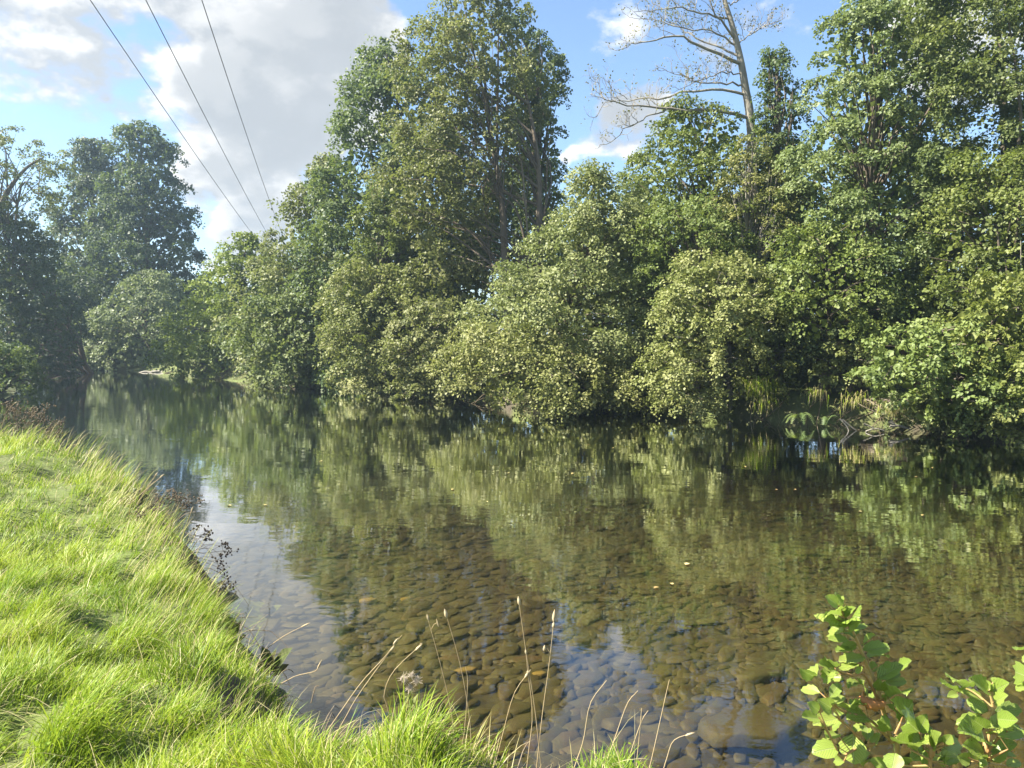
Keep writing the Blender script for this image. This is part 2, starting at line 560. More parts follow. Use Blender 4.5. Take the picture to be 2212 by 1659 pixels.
def ground_z(x, y):
    x = np.asarray(x, float)
    y = np.asarray(y, float)
    sd = river_sd(x, y) + 0.10 * sumsin(5, x, y, 1.1) * sstep(60, 15, np.hypot(x, y))
    near_side = (x * .67 + y * .74) < (10.0 + 0 * x)
    dist = np.hypot(x, y)
    hum = (0.05 * sumsin(7, x, y, 1.3) + .03 * sumsin(31, x, y, .55)) * sstep(40, 8, dist) + .1 * sumsin(8, x, y, 9)
    bank = np.where(near_side, .60 * sstep(-.05, .36, -sd) + .16 * sstep(.3, 2.4, -sd), .75 * sstep(-.1, .8, -sd) + .5 * sstep(1, 6, -sd))
    bed = -(.16 * sstep(0, .35, sd) + .16 * sstep(.2, 1.8, sd) + .22 * sstep(2, 7, sd)) + .03 * sumsin(9, x, y, 2.3)
    far_rise = 3.0 * sstep(70, 260, dist) * sstep(0, 30, -sd)
    return np.where(sd > 0, bed, bank + hum * sstep(0, .6, -sd)) + far_rise


def axis(parts):
    a = np.concatenate([np.arange(s, e, st) for s, e, st in parts])
    return np.unique(np.round(a, 4))


xs = axis([(-900, -200, 100), (-200, -60, 14), (-60, -14, 1.2), (-14, -5, .4), (-5, 4, .14), (4, 16, .4), (16, 60, 1.5), (60, 200, 14), (200, 901, 100)])
ys = axis([(-900, -200, 100), (-200, -40, 16), (-40, -2, 2), (-2, 1, .3), (1, 10, .14), (10, 20, .35), (20, 72, .9), (72, 200, 12), (200, 1501, 100)])
gx, gy = np.meshgrid(xs, ys)
gz = ground_z(gx, gy)
nxg, nyg = len(xs), len(ys)
idx = np.arange(nxg * nyg).reshape(nyg, nxg)
quads = np.stack([idx[:-1, :-1], idx[:-1, 1:], idx[1:, 1:], idx[1:, :-1]], -1).reshape(-1, 4)
VV = np.stack([gx, gy, gz], -1).reshape(-1, 3)
qc = VV[quads].mean(1)
wet = qc[:, 2] < -0.13


def sub_mesh(name, q):
    u, inv = np.unique(q, return_inverse=True)
    return np_mesh(name, VV[u], [inv.reshape(q.shape)], None, True)


g = tag(link('ground', sub_mesh('ground', quads[~wet]), M['ground']), kind='structure')
bed = tag(link('riverbed', sub_mesh('riverbed', quads[wet]), M['bed']), kind='structure')

# water: one sheet, clipped to a margin under the banks by the terrain itself
wx = axis([(-120, -40, 16), (-40, 40, 4), (40, 121, 16)])
wy = axis([(-60, 0, 10), (0, 72, 4), (72, 100, 9)])
ax_, ay_ = np.meshgrid(wx, wy)
wi = np.arange(ax_.size).reshape(ax_.shape)
wq = np.stack([wi[:-1, :-1], wi[:-1, 1:], wi[1:, 1:], wi[1:, :-1]], -1).reshape(-1, 4)
tag(link('river_water', np_mesh('river_water', np.stack([ax_, ay_, 0 * ax_], -1).reshape(-1, 3), [wq]), M['water']), kind='structure')

# ------------------------------------------------------------------ stones of the riverbed
rs = np.random.default_rng(11)


def stone_shape(r, k=8):
    ang = np.arange(k) * 2 * math.pi / k + r.uniform(-.2, .2, k)
    rad = 1 + r.uniform(-.40, .28, k)
    base = np.stack([np.cos(ang) * rad, np.sin(ang) * rad * .46, np.full(k, -.30)], 1)
    shoulder = base * np.array([.98, .98, 0]) + np.array([0, 0, .14])
    shoulder[:, 2] += r.uniform(-.03, .03, k)
    top = base * np.array([.84, .82, 0]) + np.stack([r.uniform(-.05, .05, k), r.uniform(-.05, .05, k), .25 + r.uniform(-.03, .03, k)], 1)
    c = np.array([[r.uniform(-.2, .2), r.uniform(-.1, .1), .28]])
    V = np.concatenate([base, shoulder, top, c])
    i = np.arange(k)
    j = (i + 1) % k
    q = np.concatenate([np.stack([i, j, j + k, i + k], 1), np.stack([i + k, j + k, j + 2 * k, i + 2 * k], 1)])
    t = np.stack([i + 2 * k, j + 2 * k, np.full(k, 3 * k)], 1)
    return V, q, t


SHAPES = [stone_shape(rs) for _ in range(10)]
SIMPLE = [stone_shape(rs, 5) for _ in range(10)]
cand = []
NS = 70000
D = 3.2 + (26 - 3.2) * rs.random(NS) ** 1.35
u = rs.uniform(-.85, .72, NS)
sx, sy = u * D, D
sdv = river_sd(sx, sy)
size_ = np.exp(rs.normal(math.log(.068), .45, len(sx))).clip(.035, .20) * (0.75 + .018 * D)
keep = sdv > .20 + .9 * size_
sx, sy, D, sdv = sx[keep], sy[keep], D[keep], sdv[keep]
size = size_[keep]
# dart throwing on a grid: big ones first, keep those with enough room
order = np.argsort(-size)
cell = .16
occ = {}
take = []
for i in order:
    a = size[i]
    kx, ky = int(sx[i] // cell), int(sy[i] // cell)
    ok = True
    rr = int(math.ceil(1.1 * a / cell)) + 1
    for dx in range(-rr, rr + 1):
        for dy in range(-rr, rr + 1):
            for (j) in occ.get((kx + dx, ky + dy), ()):
                if (sx[i] - sx[j]) ** 2 + (sy[i] - sy[j]) ** 2 < (.60 * (a + size[j])) ** 2 * .27:
                    ok = False
                    break
            if not ok:
                break
        if not ok:
            break
    if ok:
        occ.setdefault((kx, ky), []).append(i)
        take.append(i)
    if len(take) > 13500:
        break
take = np.array(take)
sx, sy, size, D = sx[take], sy[take], size[take], D[take]
sz = ground_z(sx, sy)
rot = R(48) + rs.normal(0, .42, len(sx))
tilt = rs.normal(.20, .13, len(sx))
roll = rs.normal(0, .10, len(sx))
hz = rs.uniform(.28, .65, len(sx))
tint = rs.random(len(sx))
# what shows largest in the picture becomes a part of its own
vis = (np.abs(sx / sy) < .70) & (sy > 3.9)
score = np.where(vis, size / D, 0)
big = np.argsort(-score)[:300]
isbig = np.zeros(len(sx), bool)
isbig[big] = True


def stone_matrix(i):
    return Matrix.Translation((sx[i], sy[i], sz[i] + .18 * size[i] * hz[i])) @ Matrix.Rotation(rot[i], 4, 'Z') @ Matrix.Rotation(tilt[i], 4, 'X') @ Matrix.Rotation(roll[i], 4, 'Y') @ Matrix.Diagonal((size[i], size[i], size[i] * hz[i], 1))


stone_me = []
for V, q, t in SHAPES:
    me = np_mesh('stone', V, [q, t], {'tint': np.full(len(V), 0.0)}, False)
    me.materials.append(M['stone'])
    stone_me.append(me)
for i in big:
    o = bpy.data.objects.new('stone', stone_me[i % 10])
    col.objects.link(o)
    o.parent = bed
    o.matrix_local = stone_matrix(i)
sm = MB()
for s in range(20):
    near_ = s < 10
    V, q, t = (SHAPES if near_ else SIMPLE)[s % 10]
    if not near_:
        V, q, t = V[5:], q[5:] - 5, t - 5      # farther ones need no buried underside
    ii = np.where(~isbig & (np.arange(len(sx)) % 10 == s % 10) & ((D < 6.5) == near_))[0]
    Mx = np.array([np.array(stone_matrix(i)) for i in ii])
    W = np.einsum('nij,kj->nki', Mx[:, :3, :3], V) + Mx[:, None, :3, 3]
    k = len(V)
    off = (np.arange(len(ii)) * k)[:, None, None]
    sm.add(W.reshape(-1, 3), [(q[None] + off).reshape(-1, 4), (t[None] + off).reshape(-1, 3)], np.repeat(tint[ii], k))
tag(sm.build('small_stones', M['stone'], bed, smooth=False), kind='stuff')
# the few ochre and tan stones that catch the eye, and one big slab by the near bank
for (px, py, s, hh, lab, mm) in [(795, 1297, .10, .6, 'bright ochre stone on the bed', 'ochre_stone'), (878, 1288, .07, .6, 'small orange stone', 'ochre_stone'),
                                 (1000, 1445, .10, .5, 'ochre and brown stone', 'ochre_stone'), (1165, 1442, .07, .6, 'yellowish stone', 'ochre_stone'),
                                 (1625, 1608, .40, .42, 'large reddish flat rock by the bank', 'stone'), (1640, 1470, .22, .6, 'rounded brown stone', 'stone')]:
    dd = ray(px, py)
    tt = -(H + .28) / dd[2]
    x, y = dd[0] * tt, dd[1] * tt
    o = bpy.data.objects.new('stone', None)
    V, q, t = SHAPES[int(px) % 10]
    me = np_mesh('stone', V, [q, t], {'tint': np.full(len(V), .5)}, False)
    me.materials.append(M[mm])
    o = bpy.data.objects.new('stone', me)
    col.objects.link(o)
    o.parent = bed
    o['label'] = lab
    z = float(ground_z(np.array([x]), np.array([y]))[0])
    o.matrix_local = Matrix.Translation((x, y, z + .3 * s)) @ Matrix.Rotation(.5, 4, 'Z') @ Matrix.Diagonal((s, s, s * hh, 1))

# ------------------------------------------------------------------ trees


def leaf_mesh(name, pos, axis, nrm, L, Wd, tint, rounded):
    """one mesh of many folded leaves"""
    n = len(pos)
    axis = axis / (np.linalg.norm(axis, axis=1, keepdims=True) + 1e-9)
    side = np.cross(axis, nrm)
    side /= np.linalg.norm(side, axis=1, keepdims=True) + 1e-9
    up = np.cross(side, axis)
    L = L[:, None]
    Wd = Wd[:, None]
    if rounded:
        pts = [pos, pos + axis * L * .30 + side * Wd * .5 + up * Wd * .12, pos + axis * L * .74 + side * Wd * .42 + up * Wd * .10, pos + axis * L - up * L * .08,
               pos + axis * L * .74 - side * Wd * .42 + up * Wd * .10, pos + axis * L * .30 - side * Wd * .5 + up * Wd * .12]
        k = 6
        f = np.array([[0, 1, 2, 3], [0, 3, 4, 5]])
    else:
        pts = [pos, pos + axis * L * .5 + side * Wd * .56 + up * Wd * .12, pos + axis * L, pos + axis * L * .5 - side * Wd * .56 + up * Wd * .12]
        k = 4
        f = np.array([[0, 1, 2], [0, 2, 3]])
    V = np.stack(pts, 1).reshape(-1, 3)
    F = (f[None] + (np.arange(n) * k)[:, None, None]).reshape(-1, f.shape[1])
    return np_mesh(name, V, [F], {'tint': np.repeat(tint, k)}, False)


def rand_unit(r, n):
    v = r.normal(size=(n, 3))
    return v / np.linalg.norm(v, axis=1, keepdims=True)


TOTAL_LEAVES = 0


def tree(name, label, cat, rows, D, leaf=.12, mat='alder', seed=1, lai=4.0, depth_ratio=.85, bough=.30, group=None, tshift=0.0, rounded=None,
         trunk_r=None, bark='bark', base=None, holes=(), tint_mu=.5, aspect=.80, limbs=True, flat=.42, droop=.42, back=.45, core=.18, trunks=None, fill=1.6):
    """rows: (py, left px, right px) of the crown outline in the photo, at distance D -> a solid crown of that size at that place"""
    global TOTAL_LEAVES
    r = np.random.default_rng(seed)
    rows = sorted(rows)
    leaf = leaf * (.77 if D < 30 else (.92 if D < 37 else 1.05))
    lai = lai * (1.12 if D < 58 else .95)
    bough *= .74
    zz, cx, hw = [], [], []
    for (py, xl, xr) in rows:
        a, b = P(xl, py, D), P(xr, py, D)
        zz.append(a[2])
        cx.append((a[0] + b[0]) / 2)
        hw.append((b[0] - a[0]) / 2)
    zz, cx, hw = map(np.array, (zz, cx, hw))
    o = np.argsort(zz)
    zz, cx, hw = zz[o], cx[o], hw[o]
    z0, z1 = zz[0], zz[-1]
    fz = np.linspace(z0, z1, 400)
    fw = np.interp(fz, zz, hw)
    area = np.trapz(2 * fw, fz)
    wmax = hw.max()
    # boughs: lumps of the crown
    br0 = bough * max(wmax, .6)
    surf = np.trapz(2 * math.pi * fw * .8, fz)
    nb = int(np.clip(surf / (1.15 * br0 * br0), 14, 260))
    cdf = np.cumsum(fw + .15)
    cdf /= cdf[-1]
    bz = np.interp(r.random(nb), cdf, fz)
    th = r.uniform(0, 2 * math.pi, nb)
    facing = np.sin(th) < .35          # -y side looks at the camera
    keep = facing | (r.random(nb) < back + .2)
    bz, th = bz[keep], th[keep]
    nb = len(bz)
    brr = br0 * r.uniform(.65, 1.3, nb)
    brr = np.minimum(brr, .30 + np.interp(bz, zz, hw) * .75)
    rw = np.maximum(np.interp(bz, zz, hw) * 1.03 - brr * .58, .03)
    rf = r.uniform(.72, 1.06, nb)
    inner = r.random(nb) < core
    rf[inner] *= r.uniform(0, .7, inner.sum())
    bc = np.stack([np.interp(bz, zz, cx) + np.cos(th) * rw * rf, D + np.sin(th) * rw * rf * depth_ratio, bz], 1)
    bc[:, 2] = np.minimum(bc[:, 2], z1 - brr * .55)
    out = np.stack([np.cos(th), np.sin(th), np.full(nb, .35)], 1)
    btint = r.normal(tint_mu, .13, nb)
    # sprays on the boughs
    leaf_area = .55 * leaf * leaf * aspect
    nleaf = int(lai * area / leaf_area * (1 if depth_ratio > .6 else .85))
    per_spray = 34
    nsp = nleaf // per_spray
    bi = r.choice(nb, nsp, p=(brr ** 2) / (brr ** 2).sum())
    d = rand_unit(r, nsp) + out[bi] * .55 + np.array([0, 0, .32])
    d /= np.linalg.norm(d, axis=1, keepdims=True)
    rad = brr[bi] * (r.random(nsp) ** .35) * 1.02
    rad *= np.where(r.random(nsp) < .14, r.uniform(1.0, 1.38, nsp), 1)
    sp = bc[bi] + d * rad[:, None] * np.array([1.08, 1.08, .80])
    sn = d * .7 + np.array([0, 0, .75]) + r.normal(0, .28, (nsp, 3))
    sn /= np.linalg.norm(sn, axis=1, keepdims=True)
    sr = (.30 * brr[bi] + 1.1 * leaf) * r.uniform(.6, 1.25, nsp)
    if holes:
        ok = np.ones(nsp, bool)
        for (hx0, hx1, hy0, hy1, hd) in holes:
            a, b = P(hx0, hy0, hd), P(hx1, hy1, hd)
            s = hd / sp[:, 1]
            X = sp[:, 0] * s
            Z = (sp[:, 2] - H) * s + H
            ok &= ~((X > a[0]) & (X < b[0]) & (Z < a[2]) & (Z > b[2]) & (sp[:, 1] < hd + .7))
        sp, sn, sr, bi, d = sp[ok], sn[ok], sr[ok], bi[ok], d[ok]
        nsp = len(sp)
    stint = btint[bi] + r.normal(0, .10, nsp)
    si = np.repeat(np.arange(nsp), per_spray)
    N = len(si)
    a1 = np.cross(sn, r.normal(size=(nsp, 3)))
    a1 /= np.linalg.norm(a1, axis=1, keepdims=True)
    a2 = np.cross(sn, a1)
    rr = np.sqrt(r.random(N))
    ph = r.uniform(0, 2 * math.pi, N)
    lx, ly = rr * np.cos(ph), rr * np.sin(ph)
    rad3 = a1[si] * lx[:, None] + a2[si] * ly[:, None]
    pos = sp[si] + rad3 * sr[si][:, None] + sn[si] * (r.normal(0, flat * .5, N) * sr[si])[:, None]
    pos[:, 2] -= droop * (rr ** 2) * sr[si]
    axis_ = rad3 + r.normal(0, .55, (N, 3)) + np.array([0, 0, -.30])
    nrm = sn[si] + r.normal(0, .42, (N, 3))
    L = leaf * r.uniform(.65, 1.2, N)
    ok = pos[:, 2] > .05
    TOTAL_LEAVES += int(ok.sum())
    if rounded is None:
        rounded = D < 19.5
    pos, axis_, nrm, L, tt = pos[ok], axis_[ok], nrm[ok], L[ok], (stint[si] + r.normal(0, .09, N)).clip(0, 1)[ok]
    # larger leaves in the shaded inside of the crown
    ni = int(fill * area / (leaf_area * 5))
    if ni:
        fzz = np.interp(r.random(ni), cdf, fz)
        tr_ = r.uniform(0, 2 * math.pi, ni)
        rr_ = np.interp(fzz, zz, hw) * .80 * np.sqrt(r.random(ni))
        ip = np.stack([np.interp(fzz, zz, cx) + np.cos(tr_) * rr_, D + np.sin(tr_) * rr_ * depth_ratio * .8 + .25, fzz - .15], 1)
        io = ip[:, 2] > .3
        if holes:
            for (hx0, hx1, hy0, hy1, hd) in holes:
                a, b = P(hx0, hy0, hd), P(hx1, hy1, hd)
                s = hd / ip[:, 1]
                io &= ~((ip[:, 0] * s > a[0]) & (ip[:, 0] * s < b[0]) & ((ip[:, 2] - H) * s + H < a[2]) & ((ip[:, 2] - H) * s + H > b[2]) & (ip[:, 1] < hd + .7))
        ip = ip[io]
        m_ = len(ip)
        pos = np.concatenate([pos, ip])
        axis_ = np.concatenate([axis_, r.normal(size=(m_, 3))])
        nrm = np.concatenate([nrm, r.normal(size=(m_, 3)) + np.array([0, -.6, .5])])
        L = np.concatenate([L, leaf * 2.1 * r.uniform(.8, 1.2, m_)])
        tt = np.concatenate([tt, r.normal(tint_mu, .12, m_).clip(0, 1)])
    me = leaf_mesh(name + '_crown', pos, axis_, nrm, L, L * aspect, tt, rounded)
    if base is None:
        bx = float(np.interp(z0 + .15 * (z1 - z0), zz, cx)) + tshift
        by = D
        while float(river_sd(np.array([bx]), np.array([by]))[0]) > -.5 and by < D + 9:
            by += .4
    else:
        bx, by = base
    gz0 = float(ground_z(np.array([bx]), np.array([by]))[0])
    root = empty(name, (bx, by, gz0), label, cat, group)
    link('crown', me, M[mat], root)
    # trunk and limbs
    wood = MB()
    tr = trunk_r or (.035 + .011 * (z1 - gz0) + .01 * wmax)
    if trunks is None:
        ht = np.linspace(0, 1, 9)
        tz = gz0 - .2 + ht * (z1 - gz0 - .25 * br0)
        tx = np.where(tz < z0 + 1, bx + (np.interp(z0 + 1, zz, cx) - bx) * np.clip((tz - gz0) / max(z0 + 1 - gz0, .5), 0, 1), np.interp(tz, zz, cx))
        tx = tx + r.normal(0, .05, 9) * (ht > .1) * wmax * .4
        ty = by + (D - by) * ht + r.normal(0, .04, 9) * wmax * .3
        tp = np.stack([tx, ty, tz], 1)
        paths = [(tp, tr)]
    else:
        paths = []
        for pl, trr in trunks:
            q = [P(a, b, c) for a, b, c in pl]
            q[0][2] = float(ground_z(np.array([q[0][0]]), np.array([q[0][1]]))[0]) - .2
            paths.append((spline(q, 14), trr))
    for tp, trr in paths:
        wood.tube(tp, trr * np.linspace(1.15, .18, len(tp)), 7, r.uniform(.35, .65))
    if limbs:
        for i in range(nb):
            if r.random() < .42:
                tp, trr = paths[r.integers(len(paths))]
                zt = gz0 + (bc[i, 2] - gz0) * r.uniform(.55, .85)
                k = int(np.argmin(np.abs(tp[:, 2] - zt)))
                a = tp[k]
                b = bc[i]
                m1 = a * .55 + b * .45 + np.array([0, 0, .10 * np.linalg.norm(b - a)]) + r.normal(0, .05, 3) * np.linalg.norm(b - a)
                pts = spline([a, m1, b], 6)
                r0 = min(trr * .45, .012 + .012 * np.linalg.norm(b - a))
                wood.tube(pts, np.linspace(r0, .006, 6), 4, r.uniform(.3, .7))
    wood.build('trunk', M[bark], root)
    return root


FARG = 'leafy trees along the far bank'
# --- the tall pair of the middle
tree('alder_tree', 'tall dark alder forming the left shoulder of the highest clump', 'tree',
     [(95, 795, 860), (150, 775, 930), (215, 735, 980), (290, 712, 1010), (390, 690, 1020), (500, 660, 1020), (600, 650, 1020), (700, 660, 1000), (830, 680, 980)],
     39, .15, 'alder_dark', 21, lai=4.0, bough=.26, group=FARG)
tree('alder_tree', 'tallest tree in the middle with yellow green drooping boughs and twin bare trunks', 'tree',
     [(-40, 985, 1085), (20, 930, 1130), (90, 870, 1170), (180, 860, 1190), (300, 850, 1170), (400, 800, 1140), (470, 850, 1110), (560, 880, 1060), (640, 900, 1040)],
     33, .125, 'alder_yellow', 22, lai=3.3, bough=.23, group=FARG, tint_mu=.36,
     holes=[(1060, 1215, 310, 540, 32), (960, 1080, 470, 560, 32)],
     trunks=[([(1100, 830, 32.0), (1090, 540, 32.0), (1083, 430, 32.0), (1068, 335, 32.1), (1052, 220, 32.6), (1040, 90, 33)], .17),
             ([(1160, 830, 32.3), (1163, 520, 32.2), (1165, 400, 32.2), (1155, 300, 32.3), (1138, 210, 32.6), (1110, 110, 33)], .145),
             ([(1165, 560, 32.2), (1130, 500, 32.0), (1085, 425, 31.8), (1045, 420, 31.4)], .07),
             ([(1160, 400, 32.2), (1125, 340, 31.6), (1085, 322, 31.3), (1060, 290, 31)], .045),
             ([(1162, 380, 32.2), (1185, 330, 31.6), (1205, 300, 31.4)], .03),
             ([(1085, 440, 32.2), (1040, 395, 31.6), (1010, 400, 31.4)], .03)])
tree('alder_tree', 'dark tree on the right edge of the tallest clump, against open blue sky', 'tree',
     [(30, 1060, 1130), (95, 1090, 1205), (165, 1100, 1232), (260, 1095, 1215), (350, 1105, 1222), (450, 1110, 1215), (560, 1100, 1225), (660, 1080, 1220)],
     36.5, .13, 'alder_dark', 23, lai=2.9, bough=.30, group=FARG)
# --- left end of the far bank
tree('willow_tree', 'pale grey green tree rising beside the power lines', 'tree',
     [(338, 690, 740), (400, 640, 765), (500, 588, 780), (600, 535, 800), (700, 490, 820), (790, 490, 820), (835, 560, 800)], 42, .15, 'willow', 31, lai=3.8, bough=.24, group=FARG, tint_mu=.62)
tree('alder_bush', 'bright green bushy tree at the far bend, above the fallen log', 'bush',
     [(505, 515, 560), (570, 450, 600), (630, 400, 620), (700, 362, 620), (770, 346, 600), (818, 366, 570)], 50, .165, 'bright', 32, lai=3.8, bough=.24, group=FARG, tint_mu=.85)
tree('alder_bush', 'olive bush with pale leaves hanging low over the water left of centre', 'bush',
     [(560, 760, 860), (630, 710, 930), (700, 690, 950), (770, 690, 960), (838, 720, 930)], 33.5, .125, 'alder', 33, lai=3.8, bough=.26, group=FARG, tint_mu=.6)
tree('alder_bush', 'silvery green bush touching the water between bend and olive bush', 'bush',
     [(640, 560, 680), (700, 520, 720), (760, 510, 735), (815, 540, 730), (836, 590, 710)], 38.5, .14, 'willow', 34, lai=3.8, bough=.27, group=FARG, tint_mu=.68)
tree('alder_bush', 'yellow green tree standing in front of the tall dark alder', 'bush',
     [(420, 800, 860), (490, 755, 900), (560, 720, 920), (640, 720, 930), (700, 740, 900)], 35, .13, 'alder_yellow', 35, lai=3.0, bough=.25, group=FARG, tint_mu=.3)
# --- centre
tree('hazel_bush', 'round leafy bush with upright top shoots right of the twin trunks', 'bush',
     [(352, 1262, 1300), (400, 1215, 1350), (470, 1180, 1400), (560, 1110, 1425), (660, 1020, 1430), (740, 1000, 1425), (800, 1040, 1420), (850, 1110, 1400)],
     27, .125, 'hazel', 41, lai=4.2, bough=.24, group=FARG)
tree('hazel_bush', 'pale leafy bush spilling onto the water in the middle of the bank', 'bush',
     [(690, 1000, 1130), (760, 955, 1250), (810, 940, 1370), (845, 1000, 1395), (880, 1100, 1400), (897, 1230, 1370)], 25.2, .12, 'hazel', 42, lai=4.0, bough=.22, group=FARG, tint_mu=.62)
tree('alder_bush', 'low dark bush under the twin trunks beside the water', 'bush',
     [(640, 860, 980), (720, 830, 1000), (800, 830, 1000), (862, 850, 990)], 31, .12, 'alder', 43, lai=3.6, bough=.28, group=FARG)
# --- right of centre
tree('alder_tree', 'leafy tree behind the bare dead tree, its top spreading left', 'tree',
     [(215, 1430, 1490), (270, 1410, 1620), (350, 1360, 1680), (450, 1330, 1700), (560, 1350, 1710), (680, 1380, 1720), (780, 1400, 1720)], 28, .125, 'alder', 51, lai=3.6, bough=.24, group=FARG)
tree('alder_tree', 'small tree with narrow pointed top right of the dead trunk', 'tree',
     [(105, 1652, 1685), (165, 1640, 1722), (240, 1630, 1740), (330, 1610, 1750), (430, 1600, 1760), (540, 1600, 1760)], 27, .12, 'alder_dark', 52, lai=3.2, bough=.32, group=FARG)
tree('rusty_tree', 'thin rusty yellow foliage at the foot of the bare dead trunk', 'tree',
     [(290, 1600, 1650), (360, 1560, 1680), (430, 1530, 1720), (510, 1500, 1740), (590, 1500, 1730)], 25.6, .10, 'rusty', 53, fill=.1, lai=1.9, bough=.26, group=FARG, bark='pale_bark')
tree('hazel_bush', 'yellow green tree leaning over the water with a pale trunk', 'bush',
     [(545, 1480, 1600), (620, 1420, 1690), (690, 1410, 1720), (760, 1400, 1650), (820, 1395, 1590), (870, 1400, 1580), (897, 1420, 1560)], 23.2, .115, 'hazel', 54, lai=3.6, bough=.24,
     group=FARG, tint_mu=.72, holes=[(1562, 1592, 735, 850, 24.0)],
     trunks=[([(1577, 865, 24.5), (1577, 760, 24.4), (1570, 680, 24.0), (1555, 600, 23.6)], .085), ([(1640, 865, 24.6), (1625, 740, 24.4), (1610, 650, 24.0)], .06)], bark='pale_bark')
# --- the big right hand trees
tree('alder_tree', 'tall dense tree at upper right with a rounded leafy crown', 'tree',
     [(-30, 1860, 1950), (20, 1790, 2010), (80, 1762, 2040), (140, 1745, 2060), (230, 1735, 2060), (340, 1710, 2060), (450, 1700, 2060), (560, 1690, 2060), (680, 1680, 2050), (780, 1690, 2040)],
     24, .125, 'alder', 61, lai=3.9, bough=.20, group=FARG)
tree('alder_tree', 'airy pale tree at the right edge with bright cloud showing through', 'tree',
     [(-150, 2050, 2230), (-40, 1990, 2330), (60, 1975, 2380), (160, 1990, 2400), (300, 2000, 2400), (450, 2000, 2400), (600, 2000, 2390), (720, 2020, 2380)],
     22, .13, 'willow', 62, fill=.12, limbs=False, trunk_r=.08, lai=4.2, bough=.26, group=FARG)
tree('alder_tree', 'dark leafy tree filling the right edge behind thin reddish stems', 'tree',
     [(330, 2060, 2250), (420, 2010, 2350), (540, 1990, 2390), (660, 1980, 2390), (770, 1990, 2380)], 21.2, .12, 'alder', 65, lai=2.6, bough=.24, group=FARG)
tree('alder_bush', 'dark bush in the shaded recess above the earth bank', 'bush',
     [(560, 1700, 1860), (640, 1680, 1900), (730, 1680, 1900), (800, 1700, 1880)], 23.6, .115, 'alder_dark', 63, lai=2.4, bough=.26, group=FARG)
tree('hazel_bush', 'bright round leaved bush hanging over the water at lower right', 'bush',
     [(690, 1960, 2090), (740, 1885, 2160), (790, 1860, 2200), (840, 1880, 2230), (885, 1960, 2240), (918, 2060, 2240)], 18.8, .12, 'bright', 64, lai=3.6, bough=.20, group=FARG, tint_mu=.5)
tree('alder_bush', 'low leafy bush on the bank between the ferns and the round leaved bush', 'bush',
     [(730, 1780, 1900), (780, 1750, 1930), (825, 1770, 1930)], 22.4, .10, 'hazel', 67, lai=2.6, bough=.24, group=FARG, tint_mu=.35)
tree('alder_bush', 'small low bush over the water between driftwood and round leaved bush', 'bush',
     [(848, 1905, 1975), (885, 1890, 2000), (922, 1910, 1995)], 20.2, .10, 'alder', 76, lai=3.0, bough=.28, group=FARG, tint_mu=.4)
tree('alder_bush', 'low bush trailing in the water under the round leaved bush', 'bush',
     [(850, 1990, 2080), (890, 1965, 2130), (925, 2000, 2160)], 19.2, .105, 'hazel', 68, lai=3.2, bough=.26, group=FARG, tint_mu=.5)
tree('alder_bush', 'dark leafy bush over the water behind the sunlit tussock', 'bush',
     [(740, 1590, 1700), (800, 1580, 1720), (850, 1590, 1700)], 23.4, .10, 'alder', 69, lai=3.0, bough=.26, group=FARG)
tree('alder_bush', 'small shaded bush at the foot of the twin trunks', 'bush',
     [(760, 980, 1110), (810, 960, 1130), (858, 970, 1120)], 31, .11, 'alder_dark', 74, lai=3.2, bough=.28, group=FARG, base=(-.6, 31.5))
tree('hazel_bush', 'leafy bush filling the waterline right of the middle bush', 'bush',
     [(760, 1340, 1420), (820, 1320, 1440), (885, 1330, 1430)], 25.0, .11, 'hazel', 70, lai=3.0, bough=.26, group=FARG, tint_mu=.4)
tree('alder_tree', 'leafy tree between the round centre bush and the dead tree', 'tree',
     [(420, 1430, 1560), (500, 1380, 1620), (600, 1370, 1640), (720, 1380, 1640)], 25.6, .12, 'alder', 72, lai=3.2, bough=.24, group=FARG, tint_mu=.6)
tree('alder_tree', 'leafy tree in front of the tall right hand tree, below its crown', 'tree',
     [(480, 1700, 1850), (560, 1670, 1930), (640, 1660, 1950), (720, 1680, 1930)], 22.6, .12, 'hazel', 73, lai=2.8, bough=.24, group=FARG, tint_mu=.45)
tree('hazel_bush', 'leafy bush on the right edge with reddish dead twigs among it', 'bush',
     [(590, 2120, 2230), (660, 2070, 2330), (740, 2060, 2350), (830, 2080, 2350), (900, 2100, 2330), (940, 2140, 2300)], 18.0, .125, 'hazel', 66, lai=3.2, bough=.22, group=FARG)
tree('alder_tree', 'leafy tree at the top right corner behind the airy pale one', 'tree',
     [(-120, 2030, 2250), (0, 1970, 2330), (120, 1960, 2370), (280, 1970, 2370), (430, 1980, 2370)], 25.5, .13, 'alder', 75, lai=2.2, fill=.3, limbs=False, bough=.24, group=FARG)
